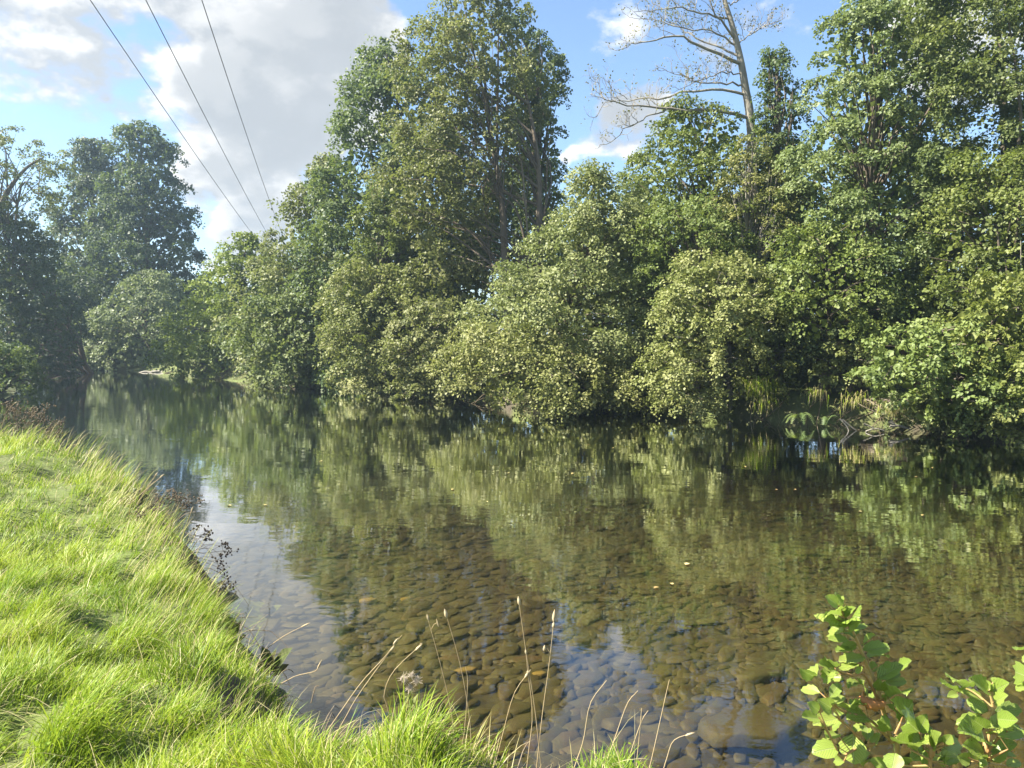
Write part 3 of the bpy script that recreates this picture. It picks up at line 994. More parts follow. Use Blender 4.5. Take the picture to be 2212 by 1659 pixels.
# --- the wood behind
BACK = 'trees behind the far bank'
tree('background_tree', 'hazy grey green treetop far behind, between centre bush and dead tree', 'tree',
     [(385, 1360, 1400), (430, 1335, 1430), (520, 1300, 1470), (640, 1280, 1500)], 60, .17, 'willow', 71, lai=3, bough=.3, group=BACK)
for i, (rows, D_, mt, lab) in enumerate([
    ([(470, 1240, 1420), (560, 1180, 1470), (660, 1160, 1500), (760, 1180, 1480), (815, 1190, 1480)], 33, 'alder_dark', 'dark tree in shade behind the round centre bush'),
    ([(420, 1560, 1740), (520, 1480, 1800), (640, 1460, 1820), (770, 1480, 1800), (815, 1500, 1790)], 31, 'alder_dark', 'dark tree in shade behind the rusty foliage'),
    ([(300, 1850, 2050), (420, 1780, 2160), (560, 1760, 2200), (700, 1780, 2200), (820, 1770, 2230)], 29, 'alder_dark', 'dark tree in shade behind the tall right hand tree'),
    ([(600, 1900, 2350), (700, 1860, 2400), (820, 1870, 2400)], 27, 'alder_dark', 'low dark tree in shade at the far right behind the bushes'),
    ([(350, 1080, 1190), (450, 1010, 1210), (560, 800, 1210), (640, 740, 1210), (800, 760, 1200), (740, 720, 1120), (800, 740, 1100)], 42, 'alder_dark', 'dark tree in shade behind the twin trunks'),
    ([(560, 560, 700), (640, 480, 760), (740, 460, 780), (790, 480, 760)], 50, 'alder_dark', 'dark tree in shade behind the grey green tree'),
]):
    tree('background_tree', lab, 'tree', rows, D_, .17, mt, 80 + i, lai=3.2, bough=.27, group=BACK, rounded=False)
# --- left bank and the far end
LEFTG = 'hazy trees on the left bank'
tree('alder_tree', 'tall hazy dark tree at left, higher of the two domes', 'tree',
     [(268, 255, 350), (320, 240, 375), (400, 225, 400), (470, 205, 420), (560, 195, 432), (650, 190, 442), (740, 190, 436), (790, 200, 420)], 68, .20, 'far_shade', 91, fill=2.4, lai=4.6, bough=.24, group=LEFTG)
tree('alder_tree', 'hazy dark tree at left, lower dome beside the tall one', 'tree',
     [(306, 160, 232), (360, 142, 262), (450, 118, 285), (560, 102, 300), (680, 90, 300), (780, 90, 300)], 71, .20, 'far_shade', 92, fill=2.4, lai=4.4, bough=.26, group=LEFTG)
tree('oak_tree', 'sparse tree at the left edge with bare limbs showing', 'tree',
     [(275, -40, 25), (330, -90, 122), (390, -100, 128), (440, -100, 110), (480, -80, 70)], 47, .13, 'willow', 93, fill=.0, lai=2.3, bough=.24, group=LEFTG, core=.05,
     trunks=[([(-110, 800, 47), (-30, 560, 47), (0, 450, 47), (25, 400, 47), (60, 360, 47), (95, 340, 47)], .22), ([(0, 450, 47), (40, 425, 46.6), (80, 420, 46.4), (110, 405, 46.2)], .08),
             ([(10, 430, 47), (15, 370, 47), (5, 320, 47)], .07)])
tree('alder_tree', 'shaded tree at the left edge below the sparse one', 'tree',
     [(450, -60, 50), (520, -90, 100), (610, -100, 140), (700, -100, 165), (780, -100, 160), (835, -90, 110)], 47, .15, 'far_shade', 94, lai=3.6, bough=.27, group=LEFTG)
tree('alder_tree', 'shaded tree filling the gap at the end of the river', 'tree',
     [(560, 60, 150), (640, 40, 215), (720, 30, 235), (790, 40, 225)], 63, .18, 'far_shade', 95, lai=3.6, bough=.28, group=LEFTG)
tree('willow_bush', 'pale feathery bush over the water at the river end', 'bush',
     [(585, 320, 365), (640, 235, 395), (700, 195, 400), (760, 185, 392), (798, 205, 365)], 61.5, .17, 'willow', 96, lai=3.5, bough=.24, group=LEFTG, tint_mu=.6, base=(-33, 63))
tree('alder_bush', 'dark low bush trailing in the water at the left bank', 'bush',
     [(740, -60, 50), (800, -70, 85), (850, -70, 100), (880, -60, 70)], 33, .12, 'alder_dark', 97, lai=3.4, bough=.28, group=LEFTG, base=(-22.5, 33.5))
# closing the view beyond the bend
for i, (x0, x1, top, D_) in enumerate([(-200, 60, 560, 82), (330, 560, 610, 84), (560, 900, 560, 76), (-420, -120, 420, 60)]):
    tree('background_tree', ['distant dark tree beyond the left bank', 'distant dark tree beyond the bend of the river', 'distant dark tree behind the grey green trees', 'tree on the left bank outside the frame'][i], 'tree',
         [(top, x0 + 60, x1 - 60), (top + 70, x0, x1), (760, x0, x1)], D_, .24, 'alder_dark', 110 + i, lai=3.0, bough=.2, group=BACK)

# --- the bare dead tree
rd = np.random.default_rng(5)
dead_base = P(1632, 700, 28)
dead = empty('dead_tree', (dead_base[0], 28, float(ground_z(np.array([dead_base[0]]), np.array([28.0]))[0])), 'bare grey dead tree with long crooked limbs against the sky', 'tree')
tpts = spline([(dead_base[0] + .1, 28, dead.location.z - .2), P(1634, 500, 28), P(1622, 270, 28), P(1610, 190, 28), P(1600, 130, 28), P(1583, 60, 28), P(1565, 0, 28), P(1550, -60, 28), P(1530, -140, 28)], 26)
tb = MB()
tb.tube(tpts, np.interp(np.linspace(0, 1, 26), [0, .45, .7, 1], [.20, .125, .09, .025]), 9, .6)
tb.build('trunk', M['pale_bark'], dead)
DEADLEAF = []


def twigs(mb, p, d, L, r0, lvl, rr):
    n = 5
    pts = [p]
    cur = np.array(p, float)
    dd = d / np.linalg.norm(d)
    for i in range(n):
        dd = dd + rr.normal(0, .34, 3) + np.array([0, 0, .10])
        dd /= np.linalg.norm(dd)
        cur = cur + dd * L / n
        pts.append(cur)
        if lvl > 0 and rr.random() < .80:
            side = dd + rr.normal(0, .75, 3) + np.array([0, 0, .25])
            twigs(mb, cur, side, L * rr.uniform(.40, .65), r0 * .55, lvl - 1, rr)
    mb.tube(np.array(pts), np.linspace(r0, r0 * .45, n + 1), 3, rr.uniform(.35, .75))
    if lvl == 0 and rr.random() < .5:
        DEADLEAF.append(cur)


limb_defs = [
    ([(1618, 255, 28), (1560, 240, 27.7), (1490, 238, 27.5), (1440, 232, 27.4), (1395, 228, 27.2), (1350, 224, 27), (1308, 215, 26.8)], .085, 'limb'),
    ([(1440, 235, 27.4), (1410, 250, 27.3), (1375, 265, 27.2), (1345, 280, 27.1)], .035, None),
    ([(1612, 205, 28), (1560, 194, 27.8), (1490, 200, 27.8), (1430, 212, 27.9), (1385, 212, 28), (1330, 218, 28.1)], .07, 'limb'),
    ([(1608, 182, 28), (1560, 178, 28), (1510, 176, 28.2), (1488, 168, 28.2)], .05, 'limb'),
    ([(1603, 160, 28), (1560, 155, 27.6), (1520, 170, 27.4)], .035, None),
    ([(1600, 138, 28), (1550, 115, 27.5), (1500, 95, 27.2), (1465, 75, 27), (1420, 85, 26.8), (1382, 92, 26.6)], .085, 'limb'),
    ([(1597, 122, 28), (1550, 100, 28.3), (1500, 80, 28.6), (1450, 50, 28.9)], .055, 'limb'),
    ([(1592, 100, 28), (1560, 75, 28), (1530, 65, 28), (1470, 60, 28.2), (1420, 45, 28.4)], .05, 'limb'),
    ([(1588, 85, 28), (1560, 50, 27.6), (1540, 20, 27.4), (1530, -20, 27.2)], .06, 'limb'),
    ([(1575, 40, 28), (1520, 30, 27.6), (1470, 15, 27.5), (1430, 20, 27.5)], .05, 'limb'),
    ([(1594, 95, 28), (1620, 75, 27.8), (1645, 60, 27.7)], .03, 'limb'),
    ([(1568, 10, 28), (1600, 0, 27.8), (1625, -20, 27.7)], .035, 'limb'),
    ([(1560, -20, 28), (1500, -40, 27.7), (1440, -45, 27.5)], .045, 'limb'),
]
cur_mb = None
for k, (pl, r0, nm) in enumerate(limb_defs):
    mb = MB()
    pts = spline([P(*q) for q in pl], 12)
    mb.tube(pts + np.vstack([np.zeros((1, 3)), rd.normal(0, .035, (11, 3))]), np.linspace(r0 * .80, .016, 12), 5, rd.uniform(.45, .7))
    for i in range(3, 12):
        if rd.random() < .85:
            d = (pts[min(i + 1, 11)] - pts[i - 1])
            d = d / np.linalg.norm(d) * .5 + np.array([0, 0, .6]) + rd.normal(0, .5, 3)
            twigs(mb, pts[i], d, rd.uniform(.5, 1.0), .015, 2 if rd.random() < .7 else 1, rd)
    d = pts[-1] - pts[-2]
    twigs(mb, pts[-1], d, 1.0, .02, 2, rd)
    mb.build('limb', M['pale_bark'], dead)
dl = np.array(DEADLEAF)
dl = dl[rd.random(len(dl)) < .7]
dl = np.repeat(dl, 3, 0) + rd.normal(0, .08, (len(dl) * 3, 3))
link('crown', leaf_mesh('dead_crown', dl, rd.normal(size=dl.shape), rd.normal(size=dl.shape), np.full(len(dl), .085), np.full(len(dl), .05), rd.random(len(dl)), False), M['rusty'], dead)['label'] = 'few sparse rusty leaves left on the twigs'

# --- thin bare stems among the leaves of the right edge
for k, (a, b, D_, r0) in enumerate([((2172, 560, 0), (2176, 700, 0), 20.0, .035), ((2155, 500, 0), (2165, 720, 0), 20.4, .05), ((2205, 520, 0), (2198, 690, 0), 19.6, .022)]):
    p0, p1 = P(b[0], b[1], D_), P(a[0], a[1], D_)
    gz_ = float(ground_z(np.array([p0[0]]), np.array([D_]))[0])
    mb = MB()
    mb.tube(spline([(p0[0], D_, gz_ - .1), p0, (p0 + p1) / 2 + np.array([.04, 0, 0]), p1], 9), np.linspace(r0 * 1.2, r0 * .5, 9), 6, .4)
    rt = empty('bare_sapling', (p0[0], D_, gz_), ['reddish bare stem among leaves near the right edge', 'thicker dark stem left of the reddish stem at right', 'thin pale stem at the very right edge'][k], 'stem', 'bare saplings at the right edge')
    mb.build('stem', M['pale_bark'] if k == 2 else M['bark'], rt)

# ------------------------------------------------------------------ overhead cables
for k, (px, py, qx, qy) in enumerate([(195, 0, 560, 525), (315, 0, 583, 515), (436, 0, 595, 468)]):
    d0 = ray(px, py)
    t0 = (9.2 - H) / d0[2]
    a = np.array([0, 0, H]) + d0 * t0
    # the far end hangs behind the trees of the bend
    d1 = ray(qx, qy)
    t1 = 48.0 / d1[1] if k < 2 else 44.0 / d1[1]
    b = np.array([0, 0, H]) + d1 * t1
    e = (b - a)
    pts = []
    for s in np.linspace(-1.1, 1.5, 60):
        p = a + e * s
        p[2] += -.30 * (1 - (2 * (s - .0) / 2.6) ** 2) * 0 + 0.45 * (s * (s - 1.0))
        pts.append(p)
    mb = MB()
    mb.tube(np.array(pts), .0075 + .004 * np.linspace(0, 1, 60), 6, .5)
    o = mb.build('power_cable', M['wire'])
    tag(o, ['left of three power cables crossing the cloudy sky', 'middle one of three power cables crossing the cloudy sky', 'right of three power cables crossing the cloudy sky'][k], 'cable', 'power cables overhead')

# ------------------------------------------------------------------ grass of the near bank


def blades(r, x, y, length, width, az, phi0, phi1, tint, segs=3, zoff=-.03):
    n = len(x)
    z = ground_z(x, y) + zoff
    base = np.stack([x, y, z], 1)
    hdir = np.stack([np.cos(az), np.sin(az), np.zeros(n)], 1)
    tw = az + math.pi / 2 + r.normal(0, .7, n)
    sdv_ = np.stack([np.cos(tw), np.sin(tw), np.zeros(n)], 1)
    cur = base.copy()
    rows_ = [(cur - sdv_ * width[:, None] * .5, cur + sdv_ * width[:, None] * .5)]
    for s in range(1, segs + 1):
        ph = phi0 + (phi1 - phi0) * ((s - .5) / segs) ** 1.2
        step = (length / segs)[:, None]
        cur = cur + hdir * (np.sin(ph)[:, None]) * step + np.array([0, 0, 1.0]) * (np.cos(ph)[:, None]) * step
        if s < segs:
            ww = width * (1 - .75 * (s / segs) ** 2)
            rows_.append((cur - sdv_ * ww[:, None] * .5, cur + sdv_ * ww[:, None] * .5))
    V = [p for ab in rows_ for p in ab] + [cur]
    k = len(V)
    V = np.stack(V, 1).reshape(-1, 3)
    off = (np.arange(n) * k)[:, None, None]
    q = np.array([[2 * s, 2 * s + 1, 2 * s + 3, 2 * s + 2] for s in range(segs - 1)])
    t = np.array([[2 * segs - 2, 2 * segs - 1, 2 * segs]])
    return V, (q[None] + off).reshape(-1, 4), (t[None] + off).reshape(-1, 3), np.repeat(tint, k)


rg = np.random.default_rng(3)


def scatter(n, dmin, dmax, power, lim=(-.86, .35), inner=-.12):
    D = dmin + (dmax - dmin) * rg.random(n) ** power
    u_ = rg.uniform(lim[0], lim[1], n)
    x, y = u_ * D, D
    sd = river_sd(x, y)
    ok = (sd < inner) & ((x * .67 + y * .74) < 10.5)
    return x[ok], y[ok], sd[ok]


gm = MB()
for (n, dmin, dmax, pw, lscale, wd, segs) in [(100000, 1.7, 6.0, .85, 1.0, .0048, 4), (80000, 5.5, 14, 1.0, 1.05, .008, 3), (42000, 13, 32, 1.2, 1.15, .016, 3)]:
    x, y, sd = scatter(n, dmin, dmax, pw, inner=-.02)
    tuft = sumsin(31, x, y, .55)
    tuft2 = sumsin(32, x, y, 1.6)
    ok = rg.random(len(x)) < np.clip(.82 + .22 * tuft + .12 * tuft2, .62, 1)
    x, y, sd, tuft, tuft2 = x[ok], y[ok], sd[ok], tuft[ok], tuft2[ok]
    n = len(x)
    az = .75 + .75 * sumsin(33, x, y, 1.1) + .35 * tuft2 + rg.normal(0, .8, n)
    L = (.125 + .035 * tuft + .03 * tuft2).clip(.092, .5) * rg.uniform(.6, 1.45, n) * lscale
    ph0 = rg.uniform(.05, .5, n)
    ph1 = ph0 + rg.uniform(.5, 1.65, n)
    tnt = rg.normal(.46, .17, n) + .12 * tuft2
    dry = rg.random(n) < (.09 + .06 * (sd > -.5) + .04 * (sumsin(35, x, y, 2.0) > .8))
    tnt = np.where(dry, rg.uniform(.86, 1, n), np.clip(tnt, 0, .80))
    wdt = wd * rg.uniform(.6, 1.3, n) * np.where(dry, .6, 1)
    V, q, t, a = blades(rg, x, y, L, wdt, az, ph0, ph1, tnt, segs)
    gm.add(V, [q, t], a)
# long dry bents leaning out from the rim
x, y, sd = scatter(110000, 3.0, 24, 1.3, inner=-.02)
ok = (sd > -.75) & (rg.random(len(x)) < np.interp(y, [3, 5, 9], [.14, .25, .42]))
x, y = x[ok], y[ok]
n = len(x)
V, q, t, a = blades(rg, x, y, rg.uniform(.6, 1.3, n) * np.interp(y, [3, 5, 9], [.17, .27, .42]), .0024 + .00042 * y, .55 + rg.normal(0, .5, n), rg.uniform(.1, .7, n), rg.uniform(.6, 1.5, n), np.where(rg.random(n) < .5, rg.uniform(.84, 1, n), rg.uniform(.3, .78, n)), 4)
gm.add(V, [q, t], a)
# clover-like broad leaves and flattened dead thatch in the turf
for (n, bright) in ((9000, True), (5200, False)):
    x, y, sd = scatter(n, 1.8, 13, .9, inner=-.05)
    n = len(x)
    if bright:
        ok = sumsin(36, x, y, .9) + rg.normal(0, .5, n) > .35
        x, y = x[ok], y[ok]
        n = len(x)
        p = np.stack([x, y, ground_z(x, y) + rg.uniform(.05, .13, n)], 1)
        Lw = rg.uniform(.012, .03, n)
        e = rg.normal(size=(n, 3)) * np.array([1, 1, .3])
        nn = np.array([0, 0, 1.]) + rg.normal(0, .35, (n, 3))
        e /= np.linalg.norm(e, axis=1, keepdims=True)
        s_ = np.cross(e, nn)
        s_ /= np.linalg.norm(s_, axis=1, keepdims=True)
        V = np.stack([p, p + e * Lw[:, None] * .5 + s_ * Lw[:, None] * .42, p + e * Lw[:, None], p + e * Lw[:, None] * .5 - s_ * Lw[:, None] * .42], 1).reshape(-1, 3)
        gm.add(V, [(np.array([[0, 1, 2, 3]])[None] + (np.arange(n) * 4)[:, None, None]).reshape(-1, 4)], np.repeat(rg.uniform(.05, .6, n), 4))
    else:
        V, q, t, a = blades(rg, x, y, rg.uniform(.10, .30, n), .0018 + .0004 * y, rg.uniform(0, 6.28, n), rg.uniform(.5, 1.1, n), rg.uniform(1.3, 2.0, n), rg.uniform(.86, 1, n), 3, zoff=.03)
        gm.add(V, [q, t], a)
tag(gm.build('meadow_grass', M['grass'], smooth=False), 'long bright green grass covering the near bank', 'grass', kind='stuff')

# ------------------------------------------------------------------ single plants on the near bank


def gzp(x, y):
    return float(ground_z(np.array([float(x)]), np.array([float(y)]))[0])


def stem_plant(name, label, cat, pl, r0, mat, group=None, heads=(), D=None, root_px=None):
    """pl: list of px,py from base to tip at distance D; heads: (index fraction, radius, stretch)"""
    pts = [P(a, b, D) for a, b in pl]
    gz_ = gzp(pts[0][0], D)
    if pts[0][2] > gz_:
        e_ = pts[0] - pts[1]
        pts.insert(0, pts[0] + e_ * min((pts[0][2] - gz_ + .03) / max(-e_[2], .02), 6))
    rt = tag(empty(name, (pts[0][0], D, gz_), label, cat, group), kind='thing')
    mb = MB()
    c = spline(pts, 14)
    mb.tube(c, np.linspace(r0, r0 * .5, 14), 5, .6)
    mb.build('stem', M[mat], rt)
    for (px, py, ln, rad) in heads:
        hb = MB()
        q = P(px, py, D)
        j = int(np.argmin(np.linalg.norm(c - q, axis=1)))
        d = c[min(j + 1, 13)] - c[max(j - 1, 0)]
        d /= np.linalg.norm(d)
        hb.tube(np.array([q - d * ln * .5, q - d * ln * .2, q + d * ln * .15, q + d * ln * .5]), [rad * .3, rad, rad * .8, rad * .15], 6, .8)
        if np.linalg.norm(c[j] - q) > .012:
            hb.tube(np.array([c[j], (c[j] + q) / 2 + np.array([0, 0, .01]), q]), r0 * .5, 4, .6)
        hb.build('seed_head', M['straw'], rt)
    return rt


SG = 'dry grass stems at the rim of the near bank'
D0 = 3.55
for pl, heads, lab in [
    ([(985, 1640), (975, 1540), (950, 1430), (922, 1330)], [(924, 1333, .03, .006), (945, 1345, .04, .004)], 'dry grass stem bending left, just right of the thistle down'),
    ([(1018, 1640), (1015, 1560), (995, 1440), (962, 1322)], [(963, 1325, .045, .010)], 'dry curved stem with a small tip head, second right of the thistle'),
    ([(1168, 1650), (1155, 1530), (1135, 1400), (1120, 1295)], [(1121, 1298, .045, .009), (1136, 1408, .025, .006)], 'tallest dry stem, with pale head, standing against the stony bed'),
    ([(1160, 1650), (1172, 1540), (1188, 1420), (1198, 1322)], [(1197, 1330, .06, .009), (1196, 1350, .03, .008), (1176, 1400, .03, .007)], 'tall dry stem with a beaded head and one side bud'),
    ([(1140, 1640), (1150, 1545), (1140, 1450), (1136, 1410)], [(1140, 1452, .02, .006)], 'dry stem close beside the tallest one, shorter'),
    ([(840, 1540), (830, 1500), (850, 1450), (912, 1390)], [(905, 1398, .045, .007)], 'short dry stem with spindle head leaning right behind the thistle'),
    ([(720, 1560), (780, 1475), (830, 1420), (868, 1372)], [(855, 1385, .04, .005), (848, 1400, .03, .005)], 'long dry stem leaning far right over the bright reflection'),
    ([(735, 1570), (775, 1500), (840, 1410), (862, 1378)], [], 'dry stem crossing the long leaning one'),
    ([(1070, 1650), (1085, 1590), (1110, 1500), (1145, 1448)], [(1140, 1455, .05, .006)], 'dry stem leaning right, left of the tallest stem'),
    ([(1240, 1660), (1260, 1600), (1275, 1520), (1310, 1470)], [], 'straight bare stem at the right end of the grass'),
    ([(1305, 1660), (1330, 1590), (1355, 1520), (1378, 1492)], [], 'bare reddish stem standing over the pale reflection'),
    ([(1345, 1690), (1358, 1640), (1385, 1560), (1400, 1535)], [], 'bare stem fifth from the right in the pale reflection'),
    ([(1395, 1690), (1410, 1630), (1432, 1530), (1446, 1468)], [], 'tall straight bare stem over the reflected sky'),
    ([(1372, 1690), (1375, 1650), (1382, 1580), (1386, 1530)], [], 'short upright bare stem beside the tall straight one'),
    ([(975, 1640), (1000, 1600), (1010, 1480), (1005, 1440)], [], 'thin dry stem between the two curved stems'),
    ([(1425, 1690), (1440, 1640), (1455, 1600), (1490, 1585)], [(1490, 1586, .04, .005)], 'low arched stem with a fine head at the right end'),
]:
    stem_plant('tall_grass', lab, 'grass stem', pl, .0026, 'straw', SG, heads, 3.0 if pl[0][0] > 1230 else D0)
SL = 'dry grass stems on the left rim of the bank'
for pl, D_, lab in [
    ([(115, 1010), (130, 985), (150, 965), (170, 958)], 12.5, 'arched pale stem highest on the left rim'),
    ([(225, 1130), (235, 1080), (240, 1040), (240, 1000)], 9.5, 'upright stem over dark water on the left rim'),
    ([(250, 1120), (290, 1080), (330, 1045), (350, 1028)], 9.0, 'straight stem leaning right over dark water'),
    ([(245, 1140), (290, 1095), (320, 1050), (338, 1024)], 9.2, 'stem beside the straight leaning one'),
    ([(180, 1100), (215, 1065), (240, 1045), (268, 1040)], 10, 'bowed stem with drooping tip on the left rim'),
    ([(130, 1050), (165, 1025), (190, 1010), (212, 992)], 11.5, 'low leaning stem below the arched pale one'),
    ([(0, 940), (10, 900), (22, 880), (34, 870)], 14, 'arched stem at the very left edge against dark water'),
    ([(370, 1230), (385, 1180), (400, 1140), (415, 1100)], 7.2, 'tall brown stem beside the dark seed heads'),
    ([(555, 1420), (590, 1390), (620, 1370), (660, 1350)], 5.2, 'feathery stem reaching into the bright reflection'),
    ([(600, 1480), (640, 1460), (680, 1450), (690, 1436)], 4.7, 'low pale stem over the bright reflection'),
]:
    stem_plant('tall_grass', lab, 'grass stem', pl, .0022 + .00035 * D_, 'straw', SL, [(pl[-1][0], pl[-1][1], .07, .0035 + .0005 * D_)], D_)

# dead umbel plants with dark seed heads
ru = np.random.default_rng(8)


def umbel(mb, sb, p, d, size, n=9, seed_r=.006, bare=False):
    d = d / np.linalg.norm(d)
    for i in range(n):
        e = d * .8 + ru.normal(0, .55, 3)
        e /= np.linalg.norm(e)
        q = p + e * size * ru.uniform(.6, 1.1)
        mb.tube(np.array([p, (p + q) / 2 + np.array([0, 0, -.004]), q]), .0011, 3, .4)
        for j in range(2):
            q2 = q + ru.normal(0, size * .22, 3)
            mb.tube(np.array([q, q2]), .0009, 3, .4)
            sb.octa(q2, seed_r * ru.uniform(.7, 1.3), .4)


def dead_umbel(label, base, D, stems, mat, seed_r=.007, size=.07, cat='dead plant', group='dead seed head plants'):
    b = P(base[0], base[1], D)
    gz_ = gzp(b[0], D)
    rt = empty('dead_umbel_plant', (b[0], D, gz_), label, cat, group)
    mb, sb = MB(), MB()
    for pl in stems:
        pts = [np.array([b[0], D, gz_ - .03])] + [P(x_, y_, D + ru.normal(0, .08)) for x_, y_ in pl]
        c = spline(pts, 12)
        mb.tube(c, np.linspace(.0045, .0018, 12), 5, ru.uniform(.3, .7))
        umbel(mb, sb, c[-1], c[-1] - c[-3], size, 13, seed_r)
        for k in (6, 8):
            if ru.random() < .9:
                d = c[k + 1] - c[k] + ru.normal(0, .03, 3)
                e = c[k] + d / np.linalg.norm(d) * size * 1.6
                mb.tube(np.array([c[k], e]), .0016, 3, .4)
                umbel(mb, sb, e, d, size * .7, 6, seed_r)
    mb.build('stem', M[mat], rt)
    tag(sb.build('seed_heads', M['seed_dark'] if mat == 'seed_dark' else M['brown_stalk'], rt), kind='stuff')
    return rt


dead_umbel('dark dead umbel plant sprawling over the bright water', (395, 1230), 7.3, [[(410, 1200), (440, 1195), (482, 1190)], [(420, 1230), (455, 1250), (480, 1262)], [(415, 1220), (440, 1215), (470, 1225)], [(410, 1250), (450, 1275), (485, 1282)], [(400, 1190), (420, 1160), (440, 1155)]], 'seed_dark', .011, .085)
dead_umbel('brown dead umbel stalks leaning right beside dark water', (340, 1215), 7.9, [[(360, 1160), (385, 1110), (402, 1080)], [(352, 1140), (362, 1095), (370, 1075)], [(350, 1170), (372, 1125), (388, 1090)], [(335, 1160), (338, 1120), (345, 1085)]], 'brown_stalk', .010, .10)
dead_umbel('brown tangle of dead stalks at the left rim', (60, 985), 12, [[(70, 960), (85, 935), (95, 915)], [(55, 950), (60, 925), (62, 905)], [(80, 965), (98, 940), (112, 925)], [(40, 960), (38, 930), (34, 905)], [(90, 970), (105, 955), (120, 945)], [(70, 975), (90, 955), (100, 945)]], 'brown_stalk', .014, .20)
dead_umbel('brown dead stalks at the left edge, beside the tangle', (20, 990), 12.2, [[(22, 960), (28, 930), (30, 900)], [(12, 960), (8, 930), (12, 895)], [(35, 970), (48, 945), (50, 925)]], 'brown_stalk', .014, .20)
dead_umbel('low brown dead stalks below the pale flowering weed', (305, 1190), 8.3, [[(325, 1160), (345, 1145), (360, 1135)], [(320, 1150), (330, 1120), (345, 1110)], [(310, 1170), (330, 1165), (350, 1160)]], 'brown_stalk', .008, .09)

# leafy weeds


def leafy_weed(name, label, cat, base_px, D, shoots, mat, leaf=.05, n=26, flowers=0):
    b = P(base_px[0], base_px[1], D)
    gz_ = gzp(b[0], D)
    rt = empty(name, (b[0], D, gz_), label, cat)
    mb = MB()
    pos, axs, nr = [], [], []
    hb = MB()
    for pl in shoots:
        pts = [np.array([b[0] + ru.normal(0, .03), D, gz_ - .03])] + [P(x_, y_, D + ru.normal(0, .05)) for x_, y_ in pl]
        c = spline(pts, 14)
        mb.tube(c, np.linspace(.004, .0015, 14), 5, .5)
        for i in range(n):
            t_ = ru.uniform(.2, 1)
            j = min(int(t_ * 13), 12)
            pos.append(c[j] + (c[j + 1] - c[j]) * ru.random())
            e = ru.normal(size=3) * .8 + (c[j + 1] - c[j]) / np.linalg.norm(c[j + 1] - c[j]) * .4
            axs.append(e)
            nr.append(np.array([-.3, -.2, .8]) + ru.normal(0, .35, 3))
        for i in range(flowers):
            hb.octa(c[-1] + (c[-1] - c[-2]) * -ru.uniform(0, 3.5) + ru.normal(0, .012, 3), .008, .9, (1, 1, .7))
    pos, axs, nr = np.array(pos), np.array(axs), np.array(nr)
    m_ = len(pos)
    link('foliage', leaf_mesh('weed_leaves', pos, axs, nr, leaf * ru.uniform(.6, 1.2, m_), leaf * .34 * ru.uniform(.7, 1.2, m_), ru.normal(.5, .18, m_).clip(0, 1), True), M[mat], rt)
    mb.build('stem', M['twig'], rt)
    if flowers:
        tag(hb.build('flower_heads', M['fluff'], rt), kind='stuff')
    return rt


leafy_weed('ragwort_plant', 'pale flowering weed leaning over dark water on the left rim', 'weed', (215, 1165), 8.9, [[(235, 1120), (265, 1085), (288, 1058)], [(240, 1130), (270, 1100), (290, 1075)], [(250, 1140), (280, 1110), (300, 1085)], [(240, 1150), (280, 1130), (310, 1110)], [(260, 1160), (290, 1145), (300, 1125)]], 'bright', .07, 42, 16)
leafy_weed('nettle_plant', 'bushy green weed on the rim below the pale flowering one', 'weed', (270, 1200), 8.0, [[(285, 1165), (295, 1140), (300, 1115)], [(270, 1160), (278, 1130), (280, 1100)], [(295, 1180), (310, 1160), (318, 1140)]], 'bright', .06, 40)
leafy_weed('grey_weed', 'grey green small leaved weed in the grass under the thistle', 'weed', (905, 1640), 3.35, [[(890, 1600), (885, 1560), (895, 1520)], [(920, 1600), (935, 1570), (950, 1550)], [(870, 1610), (860, 1585), (850, 1565)], [(900, 1600), (905, 1570), (910, 1535)], [(940, 1620), (960, 1600), (975, 1590)]], 'willow', .030, 70)

# thistle
b = P(900, 1640, 3.45)
th = empty('thistle', (b[0], 3.45, gzp(b[0], 3.45)), 'thistle with fluffy white seed heads at the rim of the grass', 'thistle')
mb = MB()
st = spline([(b[0], 3.45, th.location.z - .03), P(893, 1570, 3.45), P(888, 1530, 3.45), P(885, 1490, 3.45)], 12)
mb.tube(st, np.linspace(.006, .003, 12), 6, .5)
mb.tube(spline([st[6], P(866, 1520, 3.45), P(874, 1485, 3.45)], 6), .0025, 4, .5)
mb.build('stem', M['grass'], th)
tl_p, tl_a, tl_n = [], [], []
for i in range(60):
    j = rg.integers(1, 11)
    tl_p.append(st[j])
    e = rg.normal(size=3)
    e[2] = abs(e[2]) * .3 + .2
    tl_a.append(e)
    tl_n.append(np.array([0, 0, 1.0]) + rg.normal(0, .3, 3))
link('foliage', leaf_mesh('thistle_leaves', np.array(tl_p), np.array(tl_a), np.array(tl_n), rg.uniform(.03, .07, 60), np.full(60, .015), rg.uniform(.4, .9, 60), False), M['bright'], th)
for (px, py, rad) in [(872, 1466, .019), (900, 1470, .018), (886, 1486, .017), (889, 1458, .013)]:
    c = P(px, py, 3.45)
    fb = MB()
    for i in range(110):
        e = rg.normal(size=3)
        e /= np.linalg.norm(e)
        e2 = e + rg.normal(0, .35, 3)
        q = c + e2 * rad * rg.uniform(.7, 1.25)
        fb.tube(np.array([c + e * rad * .15, c + e * rad * .6, q]), [.0012, .0010, .0006], 3, rg.uniform(.4, .9))
    fb.build('seed_head', M['fluff'], th, smooth=False)

